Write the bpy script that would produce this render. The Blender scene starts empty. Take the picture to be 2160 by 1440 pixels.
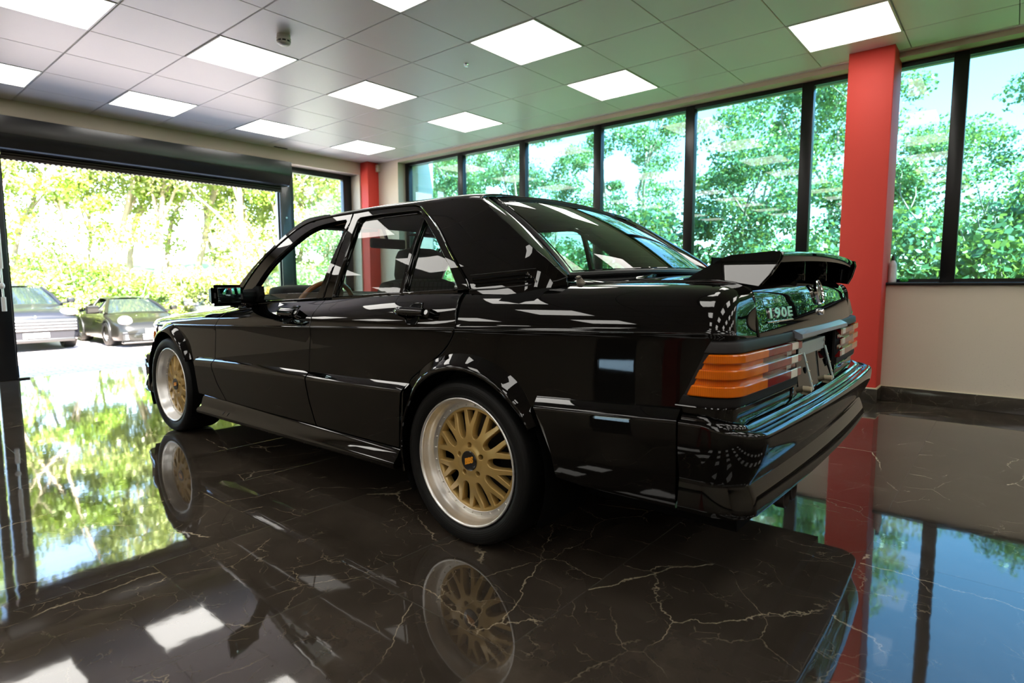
import bpy, bmesh, math, random
import numpy as np
from mathutils import Vector, Matrix
from mathutils.geometry import delaunay_2d_cdt

random.seed(7)
RNG = np.random.default_rng(11)
SC = bpy.context.scene
COL = SC.collection
PI = math.pi

# ------------------------------------------------------------------ camera
YAW, PITCH, ROLL, CAM_H = 0.8704, -0.0992, -0.0033, 0.965
ca, sa = math.cos(YAW), math.sin(YAW)
cb, sb = math.cos(PITCH), math.sin(PITCH)
fwd = Vector((sa * cb, ca * cb, sb))
rgt = Vector((ca, -sa, 0))
upv = rgt.cross(fwd)
r2 = rgt * math.cos(ROLL) + upv * math.sin(ROLL)
u2 = upv * math.cos(ROLL) - rgt * math.sin(ROLL)
cam_d = bpy.data.cameras.new('camera')
cam = bpy.data.objects.new('camera', cam_d)
COL.objects.link(cam)
M = Matrix.Identity(4)
for i in range(3):
    M[i][0], M[i][1], M[i][2] = r2[i], u2[i], -fwd[i]
M[2][3] = CAM_H
cam.matrix_world = M
cam_d.sensor_width = 36.0
cam_d.lens = 36.0 * 1246.0 / 2160.0
cam_d.clip_start, cam_d.clip_end = 0.05, 400
cam_d.dof.use_dof = True
cam_d.dof.focus_distance = 2.5
cam_d.dof.aperture_fstop = 3.2
SC.camera = cam

# ------------------------------------------------------------------ world, sun, exposure
SC.view_settings.view_transform = 'Standard'
SC.view_settings.look = 'None'
SC.view_settings.gamma = 1.0
SC.view_settings.use_curve_mapping = False
SC.view_settings.exposure = 0.65
SC.cycles.use_denoising = True
SC.cycles.max_bounces = 12
SC.cycles.transparent_max_bounces = 24
SC.cycles.diffuse_bounces = 4
SC.cycles.glossy_bounces = 6
SC.cycles.sample_clamp_indirect = 6.0
SC.cycles.caustics_reflective = False
SC.cycles.caustics_refractive = False

wd = bpy.data.worlds.new('sky')
SC.world = wd
wd.use_nodes = True
wn = wd.node_tree
wn.nodes.clear()
sky = wn.nodes.new('ShaderNodeTexSky')
sky.sky_type = 'NISHITA'
sky.sun_disc = False
sky.sun_elevation = math.radians(44)
sky.sun_rotation = math.radians(190)
sky.air_density, sky.dust_density, sky.ozone_density = 1.0, 0.7, 1.2
wbg = wn.nodes.new('ShaderNodeBackground')
wbg.inputs['Strength'].default_value = 1.65
wo = wn.nodes.new('ShaderNodeOutputWorld')
wn.links.new(sky.outputs[0], wbg.inputs[0])
wn.links.new(wbg.outputs[0], wo.inputs[0])

sun_d = bpy.data.lights.new('sun', 'SUN')
sun_d.energy = 80.0
sun_d.angle = math.radians(0.6)
sun_d.color = (1.0, 0.95, 0.86)
sun = bpy.data.objects.new('sun', sun_d)
COL.objects.link(sun)
sun.rotation_euler = Vector((0.14, 0.72, -0.68)).to_track_quat('-Z', 'Y').to_euler()

PANEL_LIGHT = 4.4          # what the ceiling light diffusers give off

# ------------------------------------------------------------------ helpers
def tag(o, label=None, cat=None, group=None, kind=None):
    if label: o['label'] = label
    if cat: o['category'] = cat
    if group: o['group'] = group
    if kind: o['kind'] = kind
    return o

def empty(name, loc=(0, 0, 0), rz=0.0, parent=None):
    o = bpy.data.objects.new(name, None)
    COL.objects.link(o)
    o.empty_display_size = 0.1
    o.location = loc
    o.rotation_euler = (0, 0, rz)
    if parent: o.parent = parent
    return o

def link(name, me, parent=None, loc=None):
    o = bpy.data.objects.new(name, me)
    COL.objects.link(o)
    if parent: o.parent = parent
    if loc is not None: o.location = loc
    return o

def raw_mesh(name, V, F, mat, angle=35, smooth=True):
    me = bpy.data.meshes.new(name)
    me.from_pydata([tuple(map(float, v)) for v in V], [], [tuple(map(int, f)) for f in F])
    me.validate()
    me.update()
    if mat: me.materials.append(mat)
    if smooth:
        me.shade_smooth()
        me.set_sharp_from_angle(angle=math.radians(angle))
    return me

class MB:
    """collects shapes into one mesh"""
    def __init__(s): s.V = []; s.F = []
    def add(s, V, F):
        n = len(s.V)
        s.V.extend([tuple(map(float, v)) for v in V])
        s.F.extend([tuple(i + n for i in f) for f in F])
        return s
    def box(s, x0, x1, y0, y1, z0, z1, b=0.0):
        if b <= 0:
            V = [(x, y, z) for x in (x0, x1) for y in (y0, y1) for z in (z0, z1)]
            F = [(0, 1, 3, 2), (4, 6, 7, 5), (0, 4, 5, 1), (2, 3, 7, 6), (0, 2, 6, 4), (1, 5, 7, 3)]
            return s.add(V, F)
        bm = bmesh.new()
        bmesh.ops.create_cube(bm, size=1.0)
        for v in bm.verts:
            v.co = Vector(((x0 + x1) / 2 + v.co.x * (x1 - x0), (y0 + y1) / 2 + v.co.y * (y1 - y0), (z0 + z1) / 2 + v.co.z * (z1 - z0)))
        b = min(b, abs(x1 - x0) * .49, abs(y1 - y0) * .49, abs(z1 - z0) * .49)
        bmesh.ops.bevel(bm, geom=bm.edges[:], offset=b, segments=3, affect='EDGES', profile=0.5)
        return s.bm(bm)
    def bm(s, bm, free=True):
        bm.verts.index_update()
        s.add([v.co for v in bm.verts], [[v.index for v in f.verts] for f in bm.faces])
        if free: bm.free()
        return s
    def grid(s, P, cu=False, cv=False, flip=False):
        P = np.asarray(P, float)
        n, m = P.shape[:2]
        F = []
        for i in range(n - (0 if cu else 1)):
            for j in range(m - (0 if cv else 1)):
                a, b = i * m + j, ((i + 1) % n) * m + j
                c, d = ((i + 1) % n) * m + (j + 1) % m, i * m + (j + 1) % m
                F.append((a, d, c, b) if flip else (a, b, c, d))
        return s.add(P.reshape(-1, 3), F)
    def tube(s, path, r, n=10, closed=False, caps=True):
        path = [Vector(p) for p in path]
        k = len(path)
        rr = r if hasattr(r, '__len__') else [r] * k
        ref = None
        rings = []
        for i, p in enumerate(path):
            a = path[(i - 1) % k] if (closed or i > 0) else p
            b = path[(i + 1) % k] if (closed or i < k - 1) else p
            t = (b - a).normalized()
            if ref is None:
                ref = t.orthogonal().normalized()
            u = (ref - t * ref.dot(t))
            u = u.normalized() if u.length > 1e-6 else t.orthogonal().normalized()
            ref = u
            w = t.cross(u)
            rings.append([p + (u * math.cos(2 * PI * j / n) + w * math.sin(2 * PI * j / n)) * rr[i] for j in range(n)])
        base = len(s.V)
        s.grid([[tuple(q) for q in ring] for ring in rings], cu=closed, cv=True)
        if caps and not closed:
            s.F.append(tuple(base + j for j in range(n)))
            s.F.append(tuple(base + (k - 1) * n + j for j in reversed(range(n))))
        return s
    def lathe(s, prof, n=48, axis='Z', c=(0, 0, 0), a0=0, a1=2 * PI, caps=False):
        """prof: list of (radius, height along axis)"""
        full = abs(a1 - a0 - 2 * PI) < 1e-6
        k = n if full else n + 1
        rows = []
        for i in range(k):
            a = a0 + (a1 - a0) * i / n
            row = []
            for r, h in prof:
                if axis == 'Z': p = (c[0] + r * math.cos(a), c[1] + r * math.sin(a), c[2] + h)
                elif axis == 'Y': p = (c[0] + r * math.cos(a), c[1] + h, c[2] + r * math.sin(a))
                else: p = (c[0] + h, c[1] + r * math.cos(a), c[2] + r * math.sin(a))
                row.append(p)
            rows.append(row)
        return s.grid(rows, cu=full, flip=(axis == 'Y'))
    def prism(s, poly, h0, h1, f):
        """poly 2D list extruded between h0 and h1; f(u, v, h) -> xyz"""
        n = len(poly)
        V = [f(u, v, h0) for u, v in poly] + [f(u, v, h1) for u, v in poly]
        F = [tuple(range(n)), tuple(reversed(range(n, 2 * n)))]
        F += [(i, (i + 1) % n, n + (i + 1) % n, n + i) for i in range(n)]
        return s.add(V, F)
    def sweep(s, prof, frames, closed_prof=True, caps=True):
        """prof: list of (a, b); frames: list of (origin, A, B) vectors"""
        rows = [[tuple(Vector(o) + Vector(A) * a + Vector(B) * b) for a, b in prof] for o, A, B in frames]
        base = len(s.V)
        m = len(prof)
        s.grid(rows, cv=closed_prof)
        if caps and closed_prof:
            s.F.append(tuple(base + j for j in range(m)))
            s.F.append(tuple(base + (len(frames) - 1) * m + j for j in reversed(range(m))))
        return s
    def mir(s):
        n = len(s.V)
        s.V += [(x, -y, z) for x, y, z in s.V[:n]]
        s.F += [tuple(i + n for i in reversed(f)) for f in s.F[:]]
        return s
    def flipy(s):
        m = MB()
        m.V = [(x, -y, z) for x, y, z in s.V]
        m.F = [tuple(reversed(f)) for f in s.F]
        return m
    def build(s, name, mat, parent=None, angle=35, loc=None, fix=True):
        me = raw_mesh(name, s.V, s.F, None, angle, smooth=False)
        if fix:
            bm = bmesh.new(); bm.from_mesh(me)
            bmesh.ops.remove_doubles(bm, verts=bm.verts[:], dist=1e-5)
            bmesh.ops.recalc_face_normals(bm, faces=bm.faces[:])
            bm.to_mesh(me); bm.free()
        me.shade_smooth()
        me.set_sharp_from_angle(angle=math.radians(angle))
        if mat: me.materials.append(mat)
        return link(name, me, parent, loc)

def copy_tree(o, parent=None):
    c = o.copy()
    COL.objects.link(c)
    if parent is not None: c.parent = parent
    for ch in list(o.children): copy_tree(ch, c)
    return c

def pchip(xs, ys):
    o = np.argsort(xs)
    xs = np.array(xs, float)[o]; ys = np.array(ys, float)[o]
    h = np.diff(xs); d = np.diff(ys) / h
    m = np.zeros_like(ys)
    p = d[:-1] * d[1:]
    m[1:-1] = np.where(p > 0, (d[:-1] * h[1:] + d[1:] * h[:-1]) / (h[1:] + h[:-1]), 0)
    m[1:-1] = np.sign(m[1:-1]) * np.minimum(np.abs(m[1:-1]), 3 * np.minimum(np.abs(d[:-1]), np.abs(d[1:])))
    m[0], m[-1] = d[0], d[-1]
    def f(x):
        x = np.clip(np.asarray(x, float), xs[0], xs[-1])
        i = np.clip(np.searchsorted(xs, x) - 1, 0, len(xs) - 2)
        t = (x - xs[i]) / h[i]
        return (ys[i] * (1 + 2 * t) * (1 - t) ** 2 + m[i] * h[i] * t * (1 - t) ** 2
                + ys[i + 1] * t * t * (3 - 2 * t) + m[i + 1] * h[i] * t * t * (t - 1))
    return f

def in_poly(P, poly):
    P = np.asarray(P, float); x, y = P[:, 0], P[:, 1]
    r = np.zeros(len(P), bool)
    n = len(poly)
    for i in range(n):
        x0, y0 = poly[i]; x1, y1 = poly[(i + 1) % n]
        if y0 == y1: continue
        c = ((y0 > y) != (y1 > y)) & (x < (x1 - x0) * (y - y0) / (y1 - y0) + x0)
        r ^= c
    return r

def resample(poly, step, closed=True):
    out = []
    n = len(poly)
    for i in range(n if closed else n - 1):
        a = np.array(poly[i], float); b = np.array(poly[(i + 1) % n], float)
        k = max(1, int(np.ceil(np.linalg.norm(b - a) / step)))
        for j in range(k): out.append(tuple(a + (b - a) * j / k))
    if not closed: out.append(tuple(poly[-1]))
    return out

def smooth_line(pts, n=8):
    """Catmull-Rom through 2D points"""
    P = [np.array(p, float) for p in pts]
    P = [2 * P[0] - P[1]] + P + [2 * P[-1] - P[-2]]
    out = []
    for i in range(1, len(P) - 2):
        for j in range(n):
            t = j / n
            a, b, c, d = P[i - 1], P[i], P[i + 1], P[i + 2]
            out.append(tuple(.5 * ((2 * b) + (c - a) * t + (2 * a - 5 * b + 4 * c - d) * t * t + (3 * b - a - 3 * c + d) * t ** 3)))
    out.append(tuple(P[-2]))
    return out

def surf_panel(name, outer, fn, mat, parent, holes=(), step=0.03, us=None, vs=None, vscale=1.0,
               gap=0.0045, deep=0.012, mirror=False, rim=True, center=None, name2=None, off=0.0, sub=0.02, edge=0.0025):
    """a sheet-metal (or glass) panel: outline(s) in the (u,v) space of fn, exact outline, analytic normals, folded edges"""
    outer = resample(outer, sub); holes = [resample(h, sub) for h in holes]
    loops = [outer] + holes
    verts = []; edges = []
    for lp in loops:
        b = len(verts)
        verts += [(u, v * vscale) for u, v in lp]
        edges += [(b + i, b + (i + 1) % len(lp)) for i in range(len(lp))]
    nb = len(verts)
    A = np.array(outer)
    u0, v0 = A.min(0); u1, v1 = A.max(0)
    if us is None: us = np.arange(u0 + step * .5, u1, step)
    if vs is None: vs = np.arange(v0 + step / vscale * .5, v1, step / vscale)
    G = np.array([(u, v) for u in us for v in vs])
    if len(G):
        k = in_poly(G, outer)
        for h in holes: k &= ~in_poly(G, h)
        G = G[k]
        Bp = np.array(verts)
        Gs = G * [1, vscale]
        dmin = np.array([np.min(np.sum((Bp - g) ** 2, 1)) for g in Gs]) if len(G) else np.array([])
        lim = (sub * .33) ** 2
        G = G[dmin > lim] if len(G) else G
        verts += [(u, v * vscale) for u, v in G]
    vo, eo, fo, *_ = delaunay_2d_cdt([Vector(v) for v in verts], edges, [], 0, 1e-7)
    UV = np.array([(v[0], v[1] / vscale) for v in vo])
    T = np.array([list(f) for f in fo])
    cen = UV[T].mean(1)
    k = in_poly(cen, outer)
    for h in holes: k &= ~in_poly(cen, h)
    T = T[k]
    P = fn(UV[:, 0], UV[:, 1])
    e = 1e-3
    du = fn(UV[:, 0] + e, UV[:, 1]) - fn(UV[:, 0] - e, UV[:, 1])
    ev = e / vscale
    dv = fn(UV[:, 0], UV[:, 1] + ev) - fn(UV[:, 0], UV[:, 1] - ev)
    N = np.cross(du, dv)
    N /= np.linalg.norm(N, axis=1)[:, None] + 1e-12
    c = np.array(center) if center is not None else np.stack([np.clip(P[:, 0], -.3, 2.3), 0 * P[:, 0], 0 * P[:, 0] + .55], 1)
    sgn = np.sign(np.sum(N * (P - c), 1))
    sgn = 1.0 if sgn.sum() >= 0 else -1.0
    N = N * sgn
    fnrm = np.cross(P[T[:, 1]] - P[T[:, 0]], P[T[:, 2]] - P[T[:, 0]])
    bad = np.sum(fnrm * N[T[:, 0]], 1) < 0
    T[bad] = T[bad][:, ::-1]
    P = P + N * off
    F = [tuple(t) for t in T]
    if rim:
        cnt = {}
        for a, b, c_ in T:
            for x, y in ((a, b), (b, c_), (c_, a)): cnt[(x, y)] = 1
        bd = [(x, y) for (x, y) in cnt if (y, x) not in cnt]
        nxt = {x: y for x, y in bd}; prv = {y: x for x, y in bd}
        idx = [x for x, _ in bd]
        Bv = {}
        for i in idx:
            t = P[nxt[i]] - P[prv[i]] if i in prv else P[nxt[i]] - P[i]
            t = t / (np.linalg.norm(t) + 1e-12)
            b = np.cross(t, N[i]); Bv[i] = b / (np.linalg.norm(b) + 1e-12)
        n0 = len(P)
        R1 = []; R2 = []; N1 = []; N2 = []
        mp = {i: q for q, i in enumerate(idx)}
        for i in idx:
            p = P[i] - Bv[i] * gap
            P[i] = p
            R1.append(p + Bv[i] * edge - N[i] * edge * .7)
            R2.append(p + Bv[i] * edge * 1.15 - N[i] * deep)
            w = N[i] * .45 + Bv[i] * .9; N1.append(w / np.linalg.norm(w)); N2.append(Bv[i])
        m = len(idx)
        P = np.vstack([P, R1, R2]); N = np.vstack([N, N1, N2])
        for i in idx:
            j = nxt[i]
            a, b = mp[i], mp[j]
            F.append((j, i, n0 + a, n0 + b))
            F.append((n0 + b, n0 + a, n0 + m + a, n0 + m + b))
    def mk(P, N, F, nm):
        me = bpy.data.meshes.new(nm)
        me.from_pydata(P.tolist(), [], F)
        me.update()
        me.shade_smooth()
        me.normals_split_custom_set_from_vertices(N.tolist())
        if mat: me.materials.append(mat)
        return link(nm, me, parent)
    o = mk(P, N, [tuple(map(int, f)) for f in F], name)
    if mirror:
        fl = np.array([1, -1, 1])
        o2 = mk(P * fl, N * fl, [tuple(int(i) for i in reversed(f)) for f in F], name2 or name)
        if isinstance(mirror, bpy.types.Object): o2.parent = mirror
        return o, o2
    return o

def text_mesh(body, size, depth, shear=0.0, bold=0.0, spacing=1.0):
    cu = bpy.data.curves.new('lettering', 'FONT')
    cu.body = body; cu.size = size; cu.extrude = depth; cu.shear = shear
    cu.offset = bold; cu.space_character = spacing
    cu.align_x = 'CENTER'; cu.align_y = 'CENTER'
    cu.resolution_u = 4
    o = bpy.data.objects.new('lettering', cu)
    COL.objects.link(o)
    dg = bpy.context.evaluated_depsgraph_get()
    me = bpy.data.meshes.new_from_object(o.evaluated_get(dg))
    bpy.data.objects.remove(o)
    bpy.data.curves.remove(cu)
    return me
# ------------------------------------------------------------------ materials
def nmat(name):
    m = bpy.data.materials.new(name)
    m.use_nodes = True
    nt = m.node_tree
    nt.nodes.clear()
    out = nt.nodes.new('ShaderNodeOutputMaterial')
    return m, nt, out

def N_(nt, kind, **kw):
    n = nt.nodes.new(kind)
    for k, v in kw.items():
        if k in n.inputs.keys(): n.inputs[k].default_value = v
        else: setattr(n, k, v)
    return n

def mth(nt, op, a, b=None, c=None, clamp=False):
    n = nt.nodes.new('ShaderNodeMath'); n.operation = op; n.use_clamp = clamp
    for i, v in enumerate((a, b, c)):
        if v is None: continue
        if isinstance(v, (int, float)): n.inputs[i].default_value = v
        else: nt.links.new(v, n.inputs[i])
    return n.outputs[0]

def mixc(nt, f, a, b, mode='MIX'):
    n = nt.nodes.new('ShaderNodeMix'); n.data_type = 'RGBA'; n.blend_type = mode
    for s, v in (('Factor', f), ('A', a), ('B', b)):
        sock = [i for i in n.inputs if i.name == s and i.type in (('RGBA',) if s != 'Factor' else ('VALUE',))][0]
        if hasattr(v, 'links') or hasattr(v, 'is_output'): nt.links.new(v, sock)
        elif isinstance(v, (int, float)): sock.default_value = v
        else: sock.default_value = (*v, 1)
    return [o for o in n.outputs if o.type == 'RGBA'][0]

def ramp(nt, fac, stops):
    n = nt.nodes.new('ShaderNodeValToRGB')
    el = n.color_ramp.elements
    while len(el) < len(stops): el.new(.5)
    for e, (p, c) in zip(el, stops):
        e.position = p; e.color = (*c, 1) if len(c) == 3 else c
    nt.links.new(fac, n.inputs[0])
    return n.outputs[0]

def simple(name, col, rough=.5, metal=0.0, coat=0.0, coat_r=.03, ior=1.5, var=.06, scale=30.0, bump=0.0, bscale=120.0, sss=0.0, emit=None, es=0.0, trans=0.0, spec=.5):
    m, nt, out = nmat(name)
    b = N_(nt, 'ShaderNodeBsdfPrincipled')
    tc = N_(nt, 'ShaderNodeTexCoord')
    nz = N_(nt, 'ShaderNodeTexNoise', Scale=scale, Detail=4.0)
    nt.links.new(tc.outputs['Object'], nz.inputs['Vector'])
    c0 = tuple(max(0, x * (1 - var)) for x in col); c1 = tuple(min(1, x * (1 + var)) for x in col)
    nt.links.new(mixc(nt, nz.outputs['Fac'], c0, c1), b.inputs['Base Color'])
    b.inputs['Roughness'].default_value = rough
    b.inputs['Metallic'].default_value = metal
    b.inputs['IOR'].default_value = ior
    b.inputs['Coat Weight'].default_value = coat
    b.inputs['Coat Roughness'].default_value = coat_r
    b.inputs['Specular IOR Level'].default_value = spec
    b.inputs['Transmission Weight'].default_value = trans
    if sss:
        b.inputs['Subsurface Weight'].default_value = sss
        b.inputs['Subsurface Radius'].default_value = (.01, .006, .004)
    if emit:
        b.inputs['Emission Color'].default_value = (*emit, 1)
        b.inputs['Emission Strength'].default_value = es
    if bump:
        n2 = N_(nt, 'ShaderNodeTexNoise', Scale=bscale, Detail=3.0)
        nt.links.new(tc.outputs['Object'], n2.inputs['Vector'])
        bp = N_(nt, 'ShaderNodeBump', Strength=1.0, Distance=bump)
        nt.links.new(n2.outputs['Fac'], bp.inputs['Height'])
        nt.links.new(bp.outputs[0], b.inputs['Normal'])
    nt.links.new(b.outputs[0], out.inputs[0])
    return m

def glass(name, tint, ior=1.5, refl=1.0):
    m, nt, out = nmat(name)
    fr = N_(nt, 'ShaderNodeFresnel', IOR=ior)
    geo = N_(nt, 'ShaderNodeNewGeometry')
    f = mth(nt, 'MULTIPLY', fr.outputs[0], mth(nt, 'SUBTRACT', refl, mth(nt, 'MULTIPLY', geo.outputs['Backfacing'], refl)), clamp=True)
    tr = N_(nt, 'ShaderNodeBsdfTransparent', Color=(*tint, 1))
    gl = N_(nt, 'ShaderNodeBsdfGlossy', Roughness=0.0)
    gl.inputs['Color'].default_value = (1, 1, 1, 1)
    mx = N_(nt, 'ShaderNodeMixShader')
    nt.links.new(f, mx.inputs[0]); nt.links.new(tr.outputs[0], mx.inputs[1]); nt.links.new(gl.outputs[0], mx.inputs[2])
    nt.links.new(mx.outputs[0], out.inputs[0])
    return m

def leaf_mat(name, c0, c1, trl=.45):
    m, nt, out = nmat(name)
    geo = N_(nt, 'ShaderNodeNewGeometry')
    oi = N_(nt, 'ShaderNodeObjectInfo')
    r = mth(nt, 'FRACT', mth(nt, 'ADD', geo.outputs['Random Per Island'], oi.outputs['Random']))
    col = mixc(nt, r, c0, c1)
    d = N_(nt, 'ShaderNodeBsdfDiffuse'); t = N_(nt, 'ShaderNodeBsdfTranslucent')
    g = N_(nt, 'ShaderNodeBsdfGlossy', Roughness=.35)
    g.inputs['Color'].default_value = (.9, .95, .9, 1)
    nt.links.new(col, d.inputs[0])
    nt.links.new(mixc(nt, .5, col, (.35, .42, .02)), t.inputs[0])
    m1 = N_(nt, 'ShaderNodeMixShader'); m1.inputs[0].default_value = trl
    nt.links.new(d.outputs[0], m1.inputs[1]); nt.links.new(t.outputs[0], m1.inputs[2])
    m2 = N_(nt, 'ShaderNodeMixShader'); m2.inputs[0].default_value = .06
    nt.links.new(m1.outputs[0], m2.inputs[1]); nt.links.new(g.outputs[0], m2.inputs[2])
    nt.links.new(m2.outputs[0], out.inputs[0])
    return m

def floor_mat(name, brick=True, gloss=.035, wave=.0002):
    m, nt, out = nmat(name)
    L = nt.links.new
    tc = N_(nt, 'ShaderNodeTexCoord')
    mp = N_(nt, 'ShaderNodeMapping')
    mp.inputs['Location'].default_value = (-1.11 + 1.245, -0.343 + .6225 * 8, 0)
    L(tc.outputs['Object'], mp.inputs[0])
    bk = N_(nt, 'ShaderNodeTexBrick', Scale=1.0)
    bk.offset = .337; bk.offset_frequency = 2
    bk.inputs['Color1'].default_value = (0, 0, 0, 1); bk.inputs['Color2'].default_value = (1, 1, 1, 1)
    bk.inputs['Mortar'].default_value = (.5, .5, .5, 1)
    bk.inputs['Mortar Size'].default_value = .0016
    bk.inputs['Mortar Smooth'].default_value = .2
    bk.inputs['Bias'].default_value = 0
    bk.inputs['Brick Width'].default_value = 1.245
    bk.inputs['Row Height'].default_value = .6225
    L(mp.outputs[0], bk.inputs['Vector'])
    # every tile its own piece of stone
    ofs = N_(nt, 'ShaderNodeVectorMath', operation='SCALE'); ofs.inputs['Scale'].default_value = 53.0
    L(bk.outputs['Color'], ofs.inputs[0])
    add = N_(nt, 'ShaderNodeVectorMath', operation='ADD')
    L(tc.outputs['Object'], add.inputs[0])
    if brick: L(ofs.outputs[0], add.inputs[1])
    dn = N_(nt, 'ShaderNodeTexNoise', Scale=3.2, Detail=6.0, Roughness=.62)
    L(add.outputs[0], dn.inputs['Vector'])
    dsc = N_(nt, 'ShaderNodeVectorMath', operation='MULTIPLY_ADD')
    dsc.inputs[1].default_value = (.17, .17, .17)
    L(dn.outputs['Color'], dsc.inputs[0]); L(add.outputs[0], dsc.inputs[2])
    def vein(scale, width, maskscale, lo, hi, seed):
        sh = N_(nt, 'ShaderNodeVectorMath', operation='ADD'); sh.inputs[1].default_value = (seed, seed * .7, seed * 1.3)
        L(dsc.outputs[0], sh.inputs[0])
        v = N_(nt, 'ShaderNodeTexVoronoi', Scale=scale); v.feature = 'DISTANCE_TO_EDGE'
        L(sh.outputs[0], v.inputs['Vector'])
        ln = mth(nt, 'SUBTRACT', 1.0, mth(nt, 'DIVIDE', v.outputs['Distance'], width), clamp=True)
        mk = N_(nt, 'ShaderNodeTexNoise', Scale=maskscale, Detail=3.0, Roughness=.65)
        L(sh.outputs[0], mk.inputs['Vector'])
        mm = N_(nt, 'ShaderNodeMapRange'); mm.inputs['From Min'].default_value = lo; mm.inputs['From Max'].default_value = hi
        L(mk.outputs['Fac'], mm.inputs[0])
        return mth(nt, 'MULTIPLY', ln, mm.outputs[0])
    v1 = vein(.8, .0036, 1.6, .49, .60, 3.1)
    v2 = vein(2.3, .0045, 2.2, .50, .66, 9.7)
    v3 = vein(6.0, .011, 3.5, .50, .70, 17.3)
    v4 = vein(1.35, .0030, 1.8, .50, .62, 31.9)
    v5 = vein(13.0, .022, 6.0, .55, .70, 43.1)
    vs = mth(nt, 'ADD', mth(nt, 'ADD', mth(nt, 'MULTIPLY', v1, 1.0), mth(nt, 'MULTIPLY', v2, .6)), mth(nt, 'MULTIPLY', v3, .3))
    vs = mth(nt, 'ADD', vs, mth(nt, 'ADD', mth(nt, 'MULTIPLY', v4, .75), mth(nt, 'MULTIPLY', v5, .35)), clamp=True)
    cl = N_(nt, 'ShaderNodeTexNoise', Scale=3.0, Detail=8.0, Roughness=.68)
    L(dsc.outputs[0], cl.inputs['Vector'])
    base = ramp(nt, cl.outputs['Fac'], [(.25, (.022, .0175, .0135)), (.55, (.044, .035, .027)), (.8, (.078, .062, .047))])
    spk = N_(nt, 'ShaderNodeTexNoise', Scale=45.0, Detail=6.0, Roughness=.75)
    L(add.outputs[0], spk.inputs['Vector'])
    sp = ramp(nt, spk.outputs['Fac'], [(.62, (0, 0, 0)), (.78, (.35, .35, .35))])
    base = mixc(nt, sp, base, (.11, .088, .06))
    col = mixc(nt, vs, base, (.42, .35, .24))
    if brick: col = mixc(nt, bk.outputs['Fac'], col, (.05, .043, .035))
    b = N_(nt, 'ShaderNodeBsdfPrincipled')
    L(col, b.inputs['Base Color'])
    rg = N_(nt, 'ShaderNodeMapRange'); rg.inputs['To Min'].default_value = gloss * .6; rg.inputs['To Max'].default_value = gloss * 1.5
    L(cl.outputs['Fac'], rg.inputs[0])
    L(rg.outputs[0], b.inputs['Roughness'])
    b.inputs['IOR'].default_value = 1.60
    wv = N_(nt, 'ShaderNodeTexNoise', Scale=9.0, Detail=2.0)
    L(add.outputs[0], wv.inputs['Vector'])
    hgt = mth(nt, 'SUBTRACT', mth(nt, 'MULTIPLY', wv.outputs['Fac'], wave / .0005), mth(nt, 'MULTIPLY', bk.outputs['Fac'], 1.0)) if brick else wv.outputs['Fac']
    bp = N_(nt, 'ShaderNodeBump', Strength=1.0, Distance=.0005)
    L(hgt, bp.inputs['Height']); L(bp.outputs[0], b.inputs['Normal'])
    L(b.outputs[0], out.inputs[0])
    return m

M_ = {}
M_['floor'] = floor_mat('polished dark marble tiles')
M_['skirt'] = floor_mat('dark marble skirting', brick=False, gloss=.12)
def wall_mat(name, col, speck=.35):
    m, nt, out = nmat(name)
    tc = N_(nt, 'ShaderNodeTexCoord')
    b = N_(nt, 'ShaderNodeBsdfPrincipled', Roughness=.62)
    n1 = N_(nt, 'ShaderNodeTexNoise', Scale=90.0, Detail=5.0, Roughness=.7)
    n2 = N_(nt, 'ShaderNodeTexNoise', Scale=1.3, Detail=3.0)
    nt.links.new(tc.outputs['Object'], n1.inputs['Vector']); nt.links.new(tc.outputs['Object'], n2.inputs['Vector'])
    sep = N_(nt, 'ShaderNodeSeparateXYZ'); nt.links.new(tc.outputs['Object'], sep.inputs[0])
    low = N_(nt, 'ShaderNodeMapRange'); low.inputs['From Min'].default_value = .95; low.inputs['From Max'].default_value = .1
    low.inputs['To Min'].default_value = .0; low.inputs['To Max'].default_value = speck
    nt.links.new(sep.outputs['Z'], low.inputs[0])
    grit = mth(nt, 'MULTIPLY', mth(nt, 'GREATER_THAN', n1.outputs['Fac'], .62), low.outputs[0])
    c = mixc(nt, n2.outputs['Fac'], tuple(x * .94 for x in col), tuple(min(1, x * 1.05) for x in col))
    c = mixc(nt, grit, c, tuple(x * .45 for x in col))
    nt.links.new(c, b.inputs['Base Color'])
    bp = N_(nt, 'ShaderNodeBump', Strength=.25, Distance=.001)
    nt.links.new(n1.outputs['Fac'], bp.inputs['Height']); nt.links.new(bp.outputs[0], b.inputs['Normal'])
    nt.links.new(b.outputs[0], out.inputs[0])
    return m
M_['wall'] = wall_mat('warm beige emulsion', (.56, .475, .375))
M_['white'] = simple('white render', (.72, .72, .71), .7)
M_['red'] = wall_mat('red painted column', (.62, .042, .026), .25)
M_['ceil'] = simple('lilac grey metal ceiling tile', (.84, .80, .805), .38, var=.02, scale=2.0)
M_['tee'] = simple('ceiling grid backing', (.10, .10, .10), .6)
M_['teeedge'] = simple('pale ceiling tee bar', (.70, .68, .66), .4)
M_['frame'] = simple('black powder coated aluminium', (.0035, .0035, .004), .28, var=.2, spec=.4)
M_['shutter'] = simple('black shutter lacquer', (.010, .009, .008), .24, coat=.3, coat_r=.2)
M_['shutter_rail'] = simple('bronze brown shutter slat', (.045, .034, .027), .35, metal=.5)
M_['bluelit_post'] = simple('black post with blue light', (.02, .026, .03), .3, coat=.2)  # blue light reflected on the right post, put into its colour
M_['pane'] = glass('blue green window glass', (.40, .56, .585), 1.52, 1.25)
M_['pane_clear'] = glass('clear pane', (.93, .96, .96), 1.5)
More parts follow.
